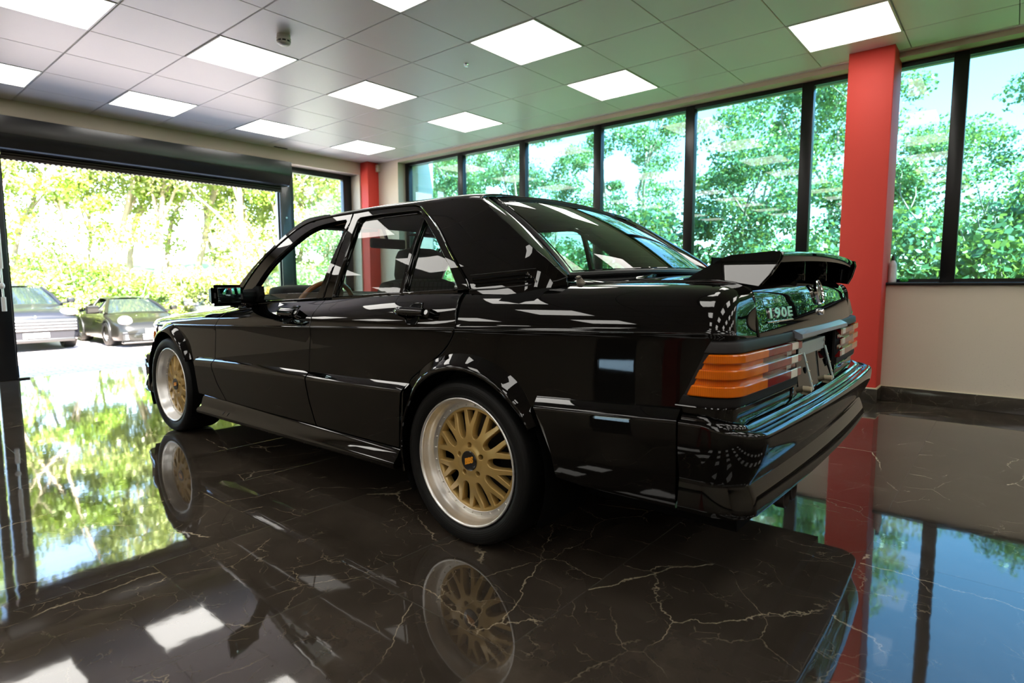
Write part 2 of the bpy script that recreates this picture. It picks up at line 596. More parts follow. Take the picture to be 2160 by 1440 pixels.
M_['diff'] = simple('lit ceiling panel', (.9, .9, .88), .5, emit=(1.0, .965, .90), es=PANEL_LIGHT)
M_['panelframe'] = simple('white light frame', (.8, .79, .76), .4)
M_['plastic_w'] = simple('off white plastic', (.62, .61, .58), .4)
M_['plastic_d'] = simple('dark slot', (.01, .01, .01), .6)
M_['cream'] = simple('cream plastic', (.62, .55, .38), .45)
M_['chrome'] = simple('chrome', (.86, .86, .87), .06, metal=1.0, var=.02)
M_['steel'] = simple('brushed steel', (.55, .55, .56), .3, metal=1.0)
# car
M_['paint'] = simple('deep black car lacquer', (.0012, .0012, .0012), .5, coat=1.0, coat_r=.010, var=.1, spec=0.0)
M_['satin'] = simple('satin black trim', (.006, .006, .006), .38, spec=.4)
M_['rubber'] = simple('black rubber seal', (.005, .005, .005), .55)
M_['under'] = simple('matte black underside', (.003, .003, .003), .85, spec=.1)
M_['gold'] = simple('gold wheel paint', (.52, .345, .11), .34, metal=.45, coat=.4, coat_r=.12, var=.05)
M_['alu'] = simple('polished aluminium lip', (.90, .89, .87), .33, metal=1.0, var=.08, scale=14)
M_['alu2'] = simple('satin aluminium flange', (.72, .69, .64), .38, metal=1.0)
M_['cap'] = simple('black centre cap', (.006, .006, .006), .18, coat=.6)
M_['orange'] = simple('orange lettering', (.85, .33, .02), .4)
M_['disc'] = simple('dull brake steel', (.05, .045, .04), .4, metal=.8)
M_['carglass'] = glass('smoked green car glass', (.50, .60, .55), 1.5)
M_['carglass_s'] = glass('side glass', (.66, .74, .70), 1.5)
M_['mirror'] = simple('mirror', (.55, .75, .80), .01, metal=1.0, var=0)
M_['cabin'] = simple('charcoal cabin trim', (.012, .012, .012), .7)
M_['headlining'] = simple('dark headlining', (.02, .02, .02), .9)
M_['wood'] = simple('brown wood rim', (.28, .11, .035), .25, coat=.6)
M_['lilac'] = simple('grey handle strip', (.20, .21, .25), .35, coat=.3)
M_['plate'] = simple('bare grey metal bracket', (.50, .58, .58), .38, metal=.35)
M_['plate_w'] = simple('white number plate', (.85, .85, .82), .35)
def check_mat():
    m, nt, out = nmat('grey checked seat cloth')
    tc = N_(nt, 'ShaderNodeTexCoord')
    b = N_(nt, 'ShaderNodeBsdfPrincipled', Roughness=.9)
    sp = N_(nt, 'ShaderNodeSeparateXYZ'); nt.links.new(tc.outputs['Object'], sp.inputs[0])
    def ln(s): return mth(nt, 'LESS_THAN', mth(nt, 'FRACT', mth(nt, 'MULTIPLY', s, 34.0)), .22)
    g = mth(nt, 'MAXIMUM', ln(sp.outputs['Y']), ln(sp.outputs['Z']))
    nt.links.new(mixc(nt, g, (.05, .052, .05), (.012, .012, .012)), b.inputs['Base Color'])
    nt.links.new(b.outputs[0], out.inputs[0])
    return m
M_['check'] = check_mat()
def lens_mat(name, c0, c1, ribs=260.0):
    m, nt, out = nmat(name)
    tc = N_(nt, 'ShaderNodeTexCoord')
    b = N_(nt, 'ShaderNodeBsdfPrincipled', Roughness=.16)
    sp = N_(nt, 'ShaderNodeSeparateXYZ'); nt.links.new(tc.outputs['Object'], sp.inputs[0])
    s = mth(nt, 'ADD', sp.outputs['Y'], mth(nt, 'MULTIPLY', sp.outputs['X'], 1.3))
    w = mth(nt, 'PINGPONG', mth(nt, 'MULTIPLY', s, ribs), 1.0)
    nz = N_(nt, 'ShaderNodeTexNoise', Scale=16.0, Detail=2.0); nt.links.new(tc.outputs['Object'], nz.inputs['Vector'])
    f = mth(nt, 'ADD', mth(nt, 'MULTIPLY', w, .35), mth(nt, 'MULTIPLY', nz.outputs['Fac'], .65))
    nt.links.new(mixc(nt, f, c0, c1), b.inputs['Base Color'])
    b.inputs['Coat Weight'].default_value = .6; b.inputs['Coat Roughness'].default_value = .03; b.inputs['Specular IOR Level'].default_value = .2
    b.inputs['Subsurface Weight'].default_value = .5
    b.inputs['Subsurface Radius'].default_value = (.012, .006, .003)
    bp = N_(nt, 'ShaderNodeBump', Strength=.5, Distance=.0003)
    nt.links.new(w, bp.inputs['Height']); nt.links.new(bp.outputs[0], b.inputs['Normal'])
    nt.links.new(b.outputs[0], out.inputs[0])
    return m
M_['amber'] = lens_mat('amber lens', (.42, .06, .001), (.95, .25, .006))
M_['redlens'] = lens_mat('red lens', (.10, .002, .003), (.34, .008, .010))
M_['clearlens'] = lens_mat('clear reversing lens', (.62, .60, .54), (.85, .83, .76))
M_['headlens'] = lens_mat('headlamp lens', (.6, .62, .64), (.9, .92, .94), 90)
def tyre_mat():
    m, nt, out = nmat('tyre rubber')
    tc = N_(nt, 'ShaderNodeTexCoord')
    b = N_(nt, 'ShaderNodeBsdfPrincipled', Roughness=.55)
    b.inputs['Base Color'].default_value = (.0035, .0034, .0032, 1); b.inputs['Specular IOR Level'].default_value = .25
    sp = N_(nt, 'ShaderNodeSeparateXYZ'); nt.links.new(tc.outputs['Object'], sp.inputs[0])
    an = mth(nt, 'ARCTAN2', sp.outputs['Z'], sp.outputs['X'])
    r = mth(nt, 'SQRT', mth(nt, 'ADD', mth(nt, 'POWER', sp.outputs['X'], 2.0), mth(nt, 'POWER', sp.outputs['Z'], 2.0)))
    tread = mth(nt, 'GREATER_THAN', r, .2965)
    gr = mth(nt, 'MULTIPLY', mth(nt, 'LESS_THAN', mth(nt, 'FRACT', mth(nt, 'ADD', mth(nt, 'MULTIPLY', an, 58 / (2 * PI)), mth(nt, 'MULTIPLY', sp.outputs['Y'], 4.0))), .10), tread)
    ring = mth(nt, 'MULTIPLY', mth(nt, 'SINE', mth(nt, 'MULTIPLY', r, 900.0)), .03)
    bp = N_(nt, 'ShaderNodeBump', Strength=1.0, Distance=.004)
    nt.links.new(mth(nt, 'SUBTRACT', ring, gr), bp.inputs['Height']); nt.links.new(bp.outputs[0], b.inputs['Normal'])
    nt.links.new(b.outputs[0], out.inputs[0])
    return m
M_['tyre'] = tyre_mat()
# outside
def paver_mat():
    m, nt, out = nmat('pale pink brick paving')
    tc = N_(nt, 'ShaderNodeTexCoord')
    bk = N_(nt, 'ShaderNodeTexBrick', Scale=1.0)
    bk.inputs['Brick Width'].default_value = .2; bk.inputs['Row Height'].default_value = .1
    bk.inputs['Mortar Size'].default_value = .006
    bk.inputs['Color1'].default_value = (.44, .36, .34, 1); bk.inputs['Color2'].default_value = (.52, .45, .42, 1)
    bk.inputs['Mortar'].default_value = (.26, .22, .20, 1)
    nt.links.new(tc.outputs['Object'], bk.inputs['Vector'])
    b = N_(nt, 'ShaderNodeBsdfPrincipled', Roughness=.85)
    nt.links.new(bk.outputs['Color'], b.inputs['Base Color']); nt.links.new(b.outputs[0], out.inputs[0])
    return m
M_['paver'] = paver_mat()
M_['grass'] = simple('rough grass bank', (.10, .14, .035), .95, var=.5, scale=6)
M_['bark'] = simple('pale bark', (.30, .25, .19), .9, var=.35, scale=8, bump=.01, bscale=25)
M_['leaf1'] = leaf_mat('mid green leaves', (.09, .17, .02), (.22, .33, .05))
M_['leaf2'] = leaf_mat('yellow green leaves', (.22, .30, .06), (.42, .47, .16))
M_['leaf3'] = leaf_mat('deep green leaves', (.05, .12, .02), (.14, .25, .04))
M_['lampgrey'] = simple('dark grey lamp surround', (.014, .012, .0115), .55, spec=.3)
M_['brightmetal'] = simple('bright satin chrome', (.92, .92, .93), .28, metal=1.0, var=.02)
M_['leaf5'] = leaf_mat('sunlit pale green leaves', (.20, .27, .07), (.40, .44, .18), .5)  # glare of the sun put into the colour as paler leaves
M_['leafw1'] = leaf_mat('cool green leaves', (.06, .16, .065), (.15, .30, .13))  # blue of haze and glass reflections put into the leaf colour
M_['leafw3'] = leaf_mat('deep cool green leaves', (.035, .115, .06), (.10, .23, .11))  # deeper copy, window haze again mixed into the green
M_['leaf4'] = leaf_mat('russet leaves', (.20, .14, .03), (.34, .24, .06))
M_['suv'] = simple('slate grey car paint', (.006, .0065, .0085), .35, metal=.0, coat=.35, spec=.1, coat_r=.03)
M_['olive'] = simple('dark olive car paint', (.005, .0048, .0035), .35, metal=.0, coat=.35, spec=.1, coat_r=.03)
M_['silver'] = simple('pale silver car paint', (.03, .033, .04), .3, metal=.0, coat=.5, coat_r=.03)
M_['screen'] = simple('windscreen of parked car', (.008, .012, .014), .05, coat=.6, coat_r=.02)
M_['bottle'] = simple('frosted white bottle', (.62, .63, .64), .3, sss=.2)
M_['green'] = simple('bright green sponge', (.03, .34, .04), .8, bump=.004, bscale=80)
M_['paper'] = simple('crinkled translucent wrap', (.42, .39, .33), .35, bump=.002, bscale=160)
# ------------------------------------------------------------------ the room
CX0, CY0, CT, CZ = 2.035, 2.567, 0.624, 2.734       # ceiling grid origin, pitch, height
RX0, RX1, RY0, RY1 = -5.9, 5.60, -6.2, 7.49

fl = MB(); fl.box(RX0 - .2, RX1 + .3, RY0 - .2, 7.76, -.12, 0)
tag(fl.build('floor', M_['floor']), 'polished dark brown marble tile floor with cream veins', 'floor', kind='structure')

# window wall
w = MB()
w.box(RX1, 5.98, RY0, 6.86, -.1, .935)
w.box(RX1, 5.98, 6.86, 7.80, -.1, 2.95)
w.box(RX1, 5.98, RY0, 6.86, 2.69, 2.95)
w.box(RX1, 5.98, RY0, -2.79, .935, 2.69)
tag(w.build('wall_right', M_['wall']), 'low beige wall under the long row of windows', 'wall', kind='structure')
s = MB(); s.box(5.572, 5.735, -2.79, 6.86, .935, .957, .004)
tag(s.build('trim_1', M_['frame']), 'thin black sill running along the foot of the windows', 'sill', kind='structure')
# exterior end of the front wall seen through the first pane
p = MB(); p.box(5.98, 6.42, 7.02, 7.80, -.3, 3.2)
tag(p.build('wall_outer', M_['white']), 'pale outside corner of the building beyond the first pane', 'wall', kind='structure')
# shutter wall: lintel, pier, wall left of the bays
w = MB()
w.box(RX0, 5.98, RY1, 7.80, 2.565, 2.95)
w.box(5.39, RX1, RY1, 7.80, -.1, 2.565)
w.box(RX0, .74, RY1, 7.80, -.1, 2.565)
tag(w.build('wall_front', M_['wall']), 'beige lintel and piers around the open roller shutter', 'wall', kind='structure')
# left wall with a door added for its blue reflection, back wall
w = MB()
w.box(RX0 - .2, RX0, RY0, 4.15, -.1, 2.95)
w.box(RX0 - .2, RX0, 5.15, 7.80, -.1, 2.95)
w.box(RX0 - .2, RX0, 4.15, 5.15, 2.1, 2.95)
tag(w.build('wall_left', M_['wall']), 'beige wall behind the photographer', 'wall', kind='structure')
w = MB(); w.box(RX0 - .2, 5.98, RY0 - .2, RY0, -.1, 2.95)
tag(w.build('wall_back', M_['wall']), 'beige wall at the back of the showroom', 'wall', kind='structure')
d = MB()
d.box(RX0 - .15, RX0 - .07, 4.15, 4.22, 0, 2.1); d.box(RX0 - .15, RX0 - .07, 5.08, 5.15, 0, 2.1)
d.box(RX0 - .15, RX0 - .07, 4.22, 5.08, .62, 2.1); d.box(RX0 - .15, RX0 - .07, 4.22, 5.08, 0, .12)
d = d.build('added_door', M_['frame']); tag(d, 'black door with a low glass panel, added out of view for its reflection in the car', 'door', kind='structure')
q = MB(); q.box(RX0 - .115, RX0 - .105, 4.22, 5.08, .12, .62); q.build('pane', M_['pane_clear'], d)
# roof
w = MB(); w.box(RX0 - .6, 6.25, RY0 - .6, 8.0, 2.95, 3.25)
tag(w.build('roof', M_['white']), 'flat roof over the showroom', 'roof', kind='structure')

# skirtings
s = MB()
s.box(5.585, RX1 + .01, RY0, .775, 0, .118, .003)
s.box(5.585, RX1 + .01, 1.085, 7.49, 0, .118, .003)
tag(s.build('baseboard_right', M_['skirt']), 'dark marble skirting along the foot of the window wall', 'skirting', kind='structure')
s = MB(); s.box(5.378, 5.60, .763, 1.097, 0, .115, .003)
tag(s.build('baseboard_pillar', M_['skirt']), 'dark marble skirting around the foot of the near red column', 'skirting', kind='structure')
s = MB(); s.box(5.380, 5.60, .765, 1.095, .115, .124, .002); s.box(5.587, RX1 + .005, RY0, .765, .118, .122)
tag(s.build('trim_2', M_['cream']), 'thin pale bead on top of the skirting', 'trim', kind='structure')
s = MB(); s.box(RX0, RX0 + .013, RY0, 4.12, 0, .118); s.box(RX0, RX0 + .013, 5.18, 7.49, 0, .118)
tag(s.build('baseboard_left', M_['skirt']), 'dark marble skirting behind the photographer', 'skirting', kind='structure')

# red columns
c = MB(); c.box(5.39, 5.745, .775, 1.085, .124, CZ + .02, .006)
tag(c.build('pillar', M_['red']), 'red painted square column in front of the windows', 'column', kind='structure')
c = MB(); c.box(5.41, 5.64, 7.31, 7.52, 0, CZ + .02, .006)
tag(c.build('pillar', M_['red']), 'red painted column in the far corner by the shutter', 'column', kind='structure')
c = MB(); c.box(RX0, RX0 + .25, 3.1, 3.42, 0, CZ + .02, .006)
tag(c.build('pillar', M_['red']), 'red painted column on the wall behind the photographer', 'column', kind='structure')

# ceiling: metal tiles in a grid
LI, LJ = (-12, -10, -8, -6, -4, -2, 0, 2, 4), (-12, -9, -6, -3, 0, 3, 6)
tiles = MB()
tiles.box(RX0, RX1, RY0, RY1, CZ + .022, CZ + .06)
cm = MB()
for i in range(-13, 7):
    for j in range(-15, 9):
        if i in LI and j in LJ: continue
        x0, x1 = max(RX0, CX0 + CT * i + .0045), min(RX1 - .045, CX0 + CT * (i + 1) - .0045)
        y0, y1 = max(RY0, CY0 + CT * j + .002), min(RY1, CY0 + CT * (j + 1) - .002)
        if x1 - x0 < .03 or y1 - y0 < .03: continue
        b = .003
        V = [(x0, y0, CZ + .02), (x1, y0, CZ + .02), (x1, y1, CZ + .02), (x0, y1, CZ + .02),
             (x0, y0, CZ + b), (x1, y0, CZ + b), (x1, y1, CZ + b), (x0, y1, CZ + b),
             (x0 + b, y0 + b, CZ), (x1 - b, y0 + b, CZ), (x1 - b, y1 - b, CZ), (x0 + b, y1 - b, CZ)]
        F = [(0, 4, 5, 1), (1, 5, 6, 2), (2, 6, 7, 3), (3, 7, 4, 0), (4, 8, 9, 5), (5, 9, 10, 6), (6, 10, 11, 7), (7, 11, 8, 4), (8, 11, 10, 9)]
        cm.add(V, F)
cm.box(RX1 - .04, RX1, RY0, RY1, CZ - .004, CZ + .02)
ce = cm.build('ceiling', M_['ceil'], angle=20)
tag(ce, 'suspended ceiling of square pale grey metal tiles', 'ceiling', kind='structure')
tiles.build('backing', M_['tee'], ce)
tb = MB()
for i in range(-13, 7):
    x = CX0 + CT * i
    if x < RX1 - .05: tb.box(x - .0012, x + .0012, RY0, RY1, CZ + .004, CZ + .021)
tb.build('tee_bar', M_['teeedge'], ce)

# ceiling lights
ORD = ['first', 'second', 'third', 'fourth', 'fifth', 'sixth', 'seventh', 'eighth', 'ninth']
def panel_light():
    t = empty('ceiling_light')
    h = CT / 2 - .006
    f = MB()
    o, n = h, h - .011
    for (x0, x1, y0, y1) in ((-o, o, -o, -n), (-o, o, n, o), (-o, -n, -n, n), (n, o, -n, n)):
        f.box(x0, x1, y0, y1, -.004, .018)
    f.build('frame', M_['panelframe'], t)
    g = MB(); g.box(-n, n, -n, n, .001, .012)
    g.build('diffuser', M_['diff'], t)
    return t
proto = panel_light(); first = True
for a, i in enumerate(reversed(LI)):
    for b, j in enumerate(reversed(LJ)):
        x, y = CX0 + CT * (i + .5), CY0 + CT * (j + .5)
        if x - .3 < RX0 or y - .3 < RY0: continue
        o = proto if first else copy_tree(proto)
        first = False
        o.location = (x, y, CZ)
        tag(o, 'square lit ceiling panel, %s from the shutter in the %s row back from the windows' % (ORD[b], ORD[a]), 'ceiling light', 'lit panels in the tiled ceiling')

# windows along the right wall: one framed pane each
WP = 1.068
def window(n, y1, first=False, last=False):
    y0 = y1 - WP
    f = MB()
    xa, xb = 5.735, 5.81
    f.box(xa, xb, y0 - .048, y0 + .048, .957, 2.69, .004)
    if first: f.box(xa, xb, y1 - .02, y1 + .06, .957, 2.69, .004)
    ym = y1 - (.0 if first else .048)
    f.box(xa, xb, y0 + .048, ym, 2.652, 2.69)
    f.box(xa, xb, y0 + .048, ym, .957, .985)
    o = f.build('window_%d' % n, M_['frame'])
    tag(o, 'black framed tinted window, %s from the far corner' % ORD[n - 1], 'window', kind='structure')
    g = MB(); g.box(5.765, 5.773, y0 + .048, ym, .985, 2.652)
    g.build('pane', M_['pane'], o)
y = 6.80
for n in range(1, 10):
    window(n, y, n == 1)
    y -= WP
# window beside the shutter
f = MB()
f.box(4.38, 4.44, 7.70, 7.78, 0, 2.565); f.box(5.25, 5.39, 7.70, 7.78, 0, 2.565, .004)
f.box(4.44, 5.25, 7.70, 7.78, 2.49, 2.565); f.box(4.44, 5.25, 7.70, 7.78, 0, .12)
o = f.build('window_10', M_['frame'])
tag(o, 'tall black framed window between the roller shutter and the far red column', 'window', kind='structure')
g = MB(); g.box(4.44, 5.25, 7.735, 7.743, .12, 2.49); g.build('pane', M_['pane_clear'], o)
# glazed bay left of the shutter
f = MB()
for x in (.74, 1.07): f.box(x, x + .07, 7.70, 7.78, 0, 2.565, .004)
f.box(.74, 1.14, 7.70, 7.78, 2.48, 2.565); f.box(.74, 1.14, 7.70, 7.78, 0, .12)
o = f.build('window_11', M_['frame'])
tag(o, 'narrow glazed strip to the left of the roller shutter', 'window', kind='structure')
g = MB(); g.box(.81, 1.07, 7.735, 7.743, .12, 2.48); g.build('pane', M_['pane_clear'], o)

# roller shutter, wound up
t = empty('roller_shutter', (2.75, 7.5, 0))
tag(t, 'wound-up black roller shutter over the open doorway', 'roller shutter')
P0 = Vector((-2.75, -7.5, 0))
def loc(m):
    m.V = [(x - 2.75, y - 7.5, z) for x, y, z in m.V]
    return m
prof = [(7.375, 2.555), (7.372, 2.40), (7.378, 2.375), (7.45, 2.268), (7.47, 2.258), (7.60, 2.255), (7.60, 2.285), (7.70, 2.285), (7.70, 2.56), (7.39, 2.56)]
h = MB().sweep(prof, [((x, 0, 0), (0, 1, 0), (0, 0, 1)) for x in (1.02, 4.225)])
loc(h).build('housing', M_['shutter'], t, angle=25)
e = MB().sweep([(a * 1.0, b) for a, b in prof], [((x, 0, 0), (0, 1, 0), (0, 0, 1)) for x in (4.227, 4.243)])
loc(e).build('end_plate', M_['shutter'], t)
c = MB()
for k in range(3):
    z1 = 2.285 - k * .028
    c.sweep([(7.612, z1), (7.604, z1 - .008), (7.604, z1 - .02), (7.612, z1 - .028), (7.63, z1 - .028), (7.63, z1)], [((x, 0, 0), (0, 1, 0), (0, 0, 1)) for x in (1.31, 4.215)])
loc(c).build('curtain', M_['shutter_rail'], t)
bb = MB(); bb.box(1.31, 4.215, 7.60, 7.635, 2.185, 2.204, .003)
for k in range(64):
    x = 1.33 + k * .045
    bb.box(x, x + .02, 7.612, 7.624, 2.178, 2.186)
loc(bb).build('bottom_bar', M_['shutter_rail'], t)
for x0, x1 in ((1.16, 1.305), (4.22, 4.378)):
    g = MB()
    g.box(x0, x1, 7.665, 7.79, 0, 2.285, .004)
    xi = x1 if x0 < 2 else x0
    g.box(min(xi, xi - .02 if x0 > 2 else xi + .0), max(xi + .0, xi + .018 if x0 < 2 else xi), 7.70, 7.72, 0, 2.24)
    loc(g).build('guide_rail', M_['frame'] if x0 < 2 else M_['bluelit_post'], t)
bt = MB(); bt.lathe([(.0, 0), (.012, 0), (.012, .01), (.006, .014), (0, .014)], 12, 'Y', (4.30, 7.65, 1.86))
loc(bt).build('bolt', M_['steel'], t)
g = MB(); g.box(1.305, 1.40, 7.66, 7.73, 0, .016, .003); loc(g).build('floor_guide', M_['frame'], t)
# winding handle hanging beside the shutter
t = empty('winding_handle', (1.236, 7.61, .70))
tag(t, 'white winding crank hanging on the black jamb beside the doorway', 'crank')
MB().tube([(0, 0, .42), (0, 0, 1.12)], .019, 12).build('upper_sleeve', M_['plastic_w'], t)
MB().tube([(0, 0, .12), (0, 0, .44)], .009, 10).build('rod', M_['steel'], t)
MB().lathe([(0, -.03), (.014, -.028), (.024, -.012), (.026, .006), (.018, .026), (0, .03)], 16, 'Z', (-.006, -.004, .25)).build('knuckle', M_['plastic_w'], t)
MB().tube([(0, 0, 0), (0, 0, .14)], .020, 12).build('grip', M_['plastic_w'], t)
MB().box(-.012, .012, 0, .057, 1.05, 1.07, .003).build('hook', M_['steel'], t)

# smoke detector, sprinkler, sensor, ceiling slot
t = empty('smoke_detector', (2.335, 4.10, CZ))
tag(t, 'round white smoke detector on a ceiling tile', 'smoke detector')
MB().lathe([(0, 0), (.047, 0), (.047, -.018), (.044, -.02), (0, -.02)], 40).build('base', M_['plastic_w'], t)
h = MB().lathe([(.044, -.019), (.050, -.024), (.050, -.036), (.047, -.040), (.047, -.052), (.043, -.062), (.030, -.070), (0, -.073)], 40).build('head', M_['plastic_w'], t)
v = MB()
for k in range(9):
    a = 2 * PI * (k + .1) / 9
    row = [[(.0478 * math.cos(a + q), .0478 * math.sin(a + q), z) for z in (-.0405, -.0515)] for q in np.linspace(-.25, .25, 5)]
    v.grid(row)
v.build('vent_slot', M_['plastic_d'], h, fix=False)
t = empty('sprinkler_head', (3.585, 3.50, CZ))
tag(t, 'tiny metal sprinkler head between ceiling lights', 'sprinkler')
MB().lathe([(0, .002), (.022, .002), (.02, -.004), (.008, -.007), (.006, -.02), (0, -.02)], 20).build('rose', M_['chrome'], t)
MB().lathe([(0, -.02), (.015, -.021), (.015, -.023), (0, -.024)], 16).build('deflector', M_['steel'], t)
t = empty('movement_sensor', (5.575, 7.285, 2.60))
tag(t, 'small cream alarm sensor high on the far red column', 'sensor')
MB().box(-.03, .026, -.028, .026, 0, .105, .008).build('case', M_['cream'], t)
MB().box(-.034, -.029, -.018, .016, .02, .06, .004).build('lens', M_['plastic_w'], t)
t = MB(); t.box(-.09, .09, -.016, .016, -.006, .002, .002)
o = t.build('slot_vent', M_['plastic_d'], loc=(4.13, 7.43, CZ)); tag(o, 'small black slot vent in the ceiling edge above the shutter', 'vent')

# things on the sill beside the red column
t = empty('squeeze_bottle', (5.665, .745, .957))
tag(t, 'frosted white bottle with a black cap on the sill by the near red column', 'bottle')
MB().lathe([(0, 0), (.026, 0), (.029, .004), (.029, .125), (.026, .15), (.014, .172), (.011, .178), (0, .178)], 32).build('body', M_['bottle'], t)
MB().lathe([(0, .176), (.0135, .176), (.0135, .208), (.010, .213), (0, .213)], 24).build('cap', M_['satin'], t)
bm = bmesh.new(); bmesh.ops.create_icosphere(bm, subdivisions=4, radius=.022)
for v in bm.verts:
    n = v.co.normalized()
    v.co = Vector((v.co.x * 1.15, v.co.y * 1.3, v.co.z * .75)) * (1 + .16 * math.sin(n.x * 9) * math.sin(n.y * 11) * math.cos(n.z * 8))
o = MB().bm(bm).build('sponge', M_['green'], loc=(5.675, .665, .974)); tag(o, 'small bright green sponge beside the bottle on the sill', 'sponge')
# ------------------------------------------------------------------ outside
def gz(x, y):
    """ground height outside"""
    if x > 7.5 and y < 12: return -.35
    t = min(1.0, max(0.0, (y - 8.6) / 6.5))
    return -.02 - .70 * (t * t * (3 - 2 * t))
g = MB()
ys = [7.76, 8.2, 8.6, 9.2, 10, 11, 12, 13, 14, 15.2, 17, 20, 22.5]
g.grid([[(x, y, gz(0, y)) for y in ys] for x in (-24, -12, 0, 6.5, 12, 24, 34)])
tag(g.build('paving', M_['paver']), 'sunlit pale brick forecourt sloping away from the doorway', 'paving', kind='structure')
g = MB(); g.grid([[(x, y, z) for y, z in ((22.45, -.72), (26, -.3), (34, 1.2), (50, 3))] for x in (-40, 0, 40, 80)])
g.grid([[(x, y, z) for x, z in ((6.0, -.35), (11, -.35), (16, .2), (30, 1.5), (60, 2))] for y in (-40, -10, 7.75, 7.76)])
tag(g.build('bank', M_['grass']), 'rough grassy bank under the trees', 'bank', kind='structure')

def leaf_cloud(name, n, centres, radii, size, mat, flat=.75):
    k = RNG.integers(0, len(centres), n)
    C = np.array(centres)[k]; R = np.array(radii)[k][:, None]
    d = RNG.normal(size=(n, 3)); d /= np.linalg.norm(d, axis=1)[:, None]
    r = RNG.random(n)[:, None] ** .45
    P = C + d * r * R * np.array([1, 1, flat])
    nrm = RNG.normal(size=(n, 3)) * .8 + d * .5 + np.array([0, 0, .55])
    nrm /= np.linalg.norm(nrm, axis=1)[:, None]
    t = np.cross(nrm, RNG.normal(size=(n, 3))); t /= np.linalg.norm(t, axis=1)[:, None]
    b = np.cross(nrm, t)
    L = size * (.6 + .8 * RNG.random(n))[:, None]
    W = L * (.32 + .2 * RNG.random(n))[:, None]
    V = np.stack([P - t * L * .5, P + b * W - nrm * L * .07, P + t * L * .5, P - b * W - nrm * L * .07], 1).reshape(-1, 3)
    me = bpy.data.meshes.new(name)
    me.vertices.add(len(V)); me.vertices.foreach_set('co', V.ravel())
    me.loops.add(n * 4); me.loops.foreach_set('vertex_index', np.arange(n * 4))
    me.polygons.add(n); me.polygons.foreach_set('loop_start', np.arange(0, n * 4, 4))
    me.polygons.foreach_set('loop_total', np.full(n, 4))
    me.materials.append(mat)
    me.update(); me.validate()
    return me

def tree_proto(H, spread, leaves, mat, clusters, size, low=.25, fork=2, r0=.11, lean=.25):
    """trunk with forking limbs and a loose crown; returns (trunk mesh, crown mesh)"""
    m = MB(); tips = []
    def limb(p, d, L, r, lev):
        k = 5
        pts = [p]
        for i in range(k):
            d = (d + Vector(RNG.normal(size=3) * .13) + Vector((0, 0, .05))).normalized()
            pts.append(pts[-1] + d * L / k)
        m.tube(pts, [r * (1 - .5 * i / k) for i in range(k + 1)], 7)
        tips.extend(pts[2:])
        if lev > 0:
            for q in range(fork + (1 if lev > 1 else 0)):
                a = Vector(RNG.normal(size=3)); a.z = abs(a.z) * .6
                nd = (d * 1.0 + a.normalized() * .85).normalized()
                st = pts[-1 - (q % 3)]
                limb(st, nd, L * (.5 + .2 * RNG.random()), r * .45, lev - 1)
    limb(Vector((0, 0, -.6)), Vector((RNG.normal() * lean * .4, RNG.normal() * lean * .4, 1)).normalized(), H * .62, r0, 2)
    cs = [t for t in tips if t.z > H * low]
    pick = [cs[i] for i in RNG.integers(0, len(cs), clusters)]
    C = [(p.x * 1.1 + RNG.normal() * spread * .25, p.y * 1.1 + RNG.normal() * spread * .25, p.z + RNG.normal() * .35) for p in pick]
    for i in range(int(clusters * .35)):
        C.append((RNG.normal() * spread * .55, RNG.normal() * spread * .55, H * (low + (1.0 - low) * RNG.random())))
    R = [spread * (.16 + .22 * RNG.random()) for _ in C]
    me_t = raw_mesh('trunk', m.V, m.F, M_['bark'], 60)
    return me_t, leaf_cloud('crown', leaves, C, R, size, mat)

PRF = [tree_proto(8.6, 2.2, 9880, M_['leaf2'], 28, .105, .18), tree_proto(9.6, 1.9, 7980, M_['leaf5'], 24, .105, .24, r0=.12), tree_proto(8.0, 2.5, 10640, M_['leaf5'], 32, .105, .15), tree_proto(9.2, 2.0, 7980, M_['leaf1'], 24, .105, .2, r0=.10), tree_proto(9.8, 1.8, 6840, M_['leaf2'], 22, .105, .34, r0=.13, lean=.5)]
PR = [tree_proto(8.2, 2.3, 9880, M_['leafw1'], 30, .105, .30),
      tree_proto(9.0, 2.0, 8740, M_['leafw1'], 26, .105, .28, r0=.10),
      tree_proto(7.4, 2.6, 11780, M_['leafw3'], 34, .105, .22),
      tree_proto(9.5, 1.8, 6460, M_['leafw1'], 22, .105, .42, r0=.13, lean=.5),
      tree_proto(8.6, 2.2, 9880, M_['leafw1'], 30, .105, .15, fork=2)]
def bush_proto(mat, n, w, h):
    C = [(RNG.normal() * w * .42, RNG.normal() * w * .42, h * (.1 + .75 * RNG.random())) for _ in range(26)]
    m = MB()
    for _ in range(7):
        a = RNG.random() * 2 * PI
        m.tube([(0, 0, -.3), (math.cos(a) * w * .2, math.sin(a) * w * .2, h * .4), (math.cos(a) * w * .4, math.sin(a) * w * .4, h * .85)], [.03, .02, .008], 5)
    return raw_mesh('stem', m.V, m.F, M_['bark'], 60), leaf_cloud('foliage', n, C, [w * (.2 + .15 * RNG.random()) for _ in C], .095, mat)
BP = [bush_proto(M_['leaf5'], 7500, 1.9, 2.6), bush_proto(M_['leaf2'], 7500, 2.1, 2.2), bush_proto(M_['leaf3'], 7500, 2.0, 3.0), bush_proto(M_['leaf4'], 4600, 1.3, 1.8)]
BPW = [bush_proto(M_['leafw1'], 7500, 1.9, 2.6), bush_proto(M_['leafw1'], 7500, 2.1, 2.2), bush_proto(M_['leafw3'], 7500, 2.0, 3.0)]

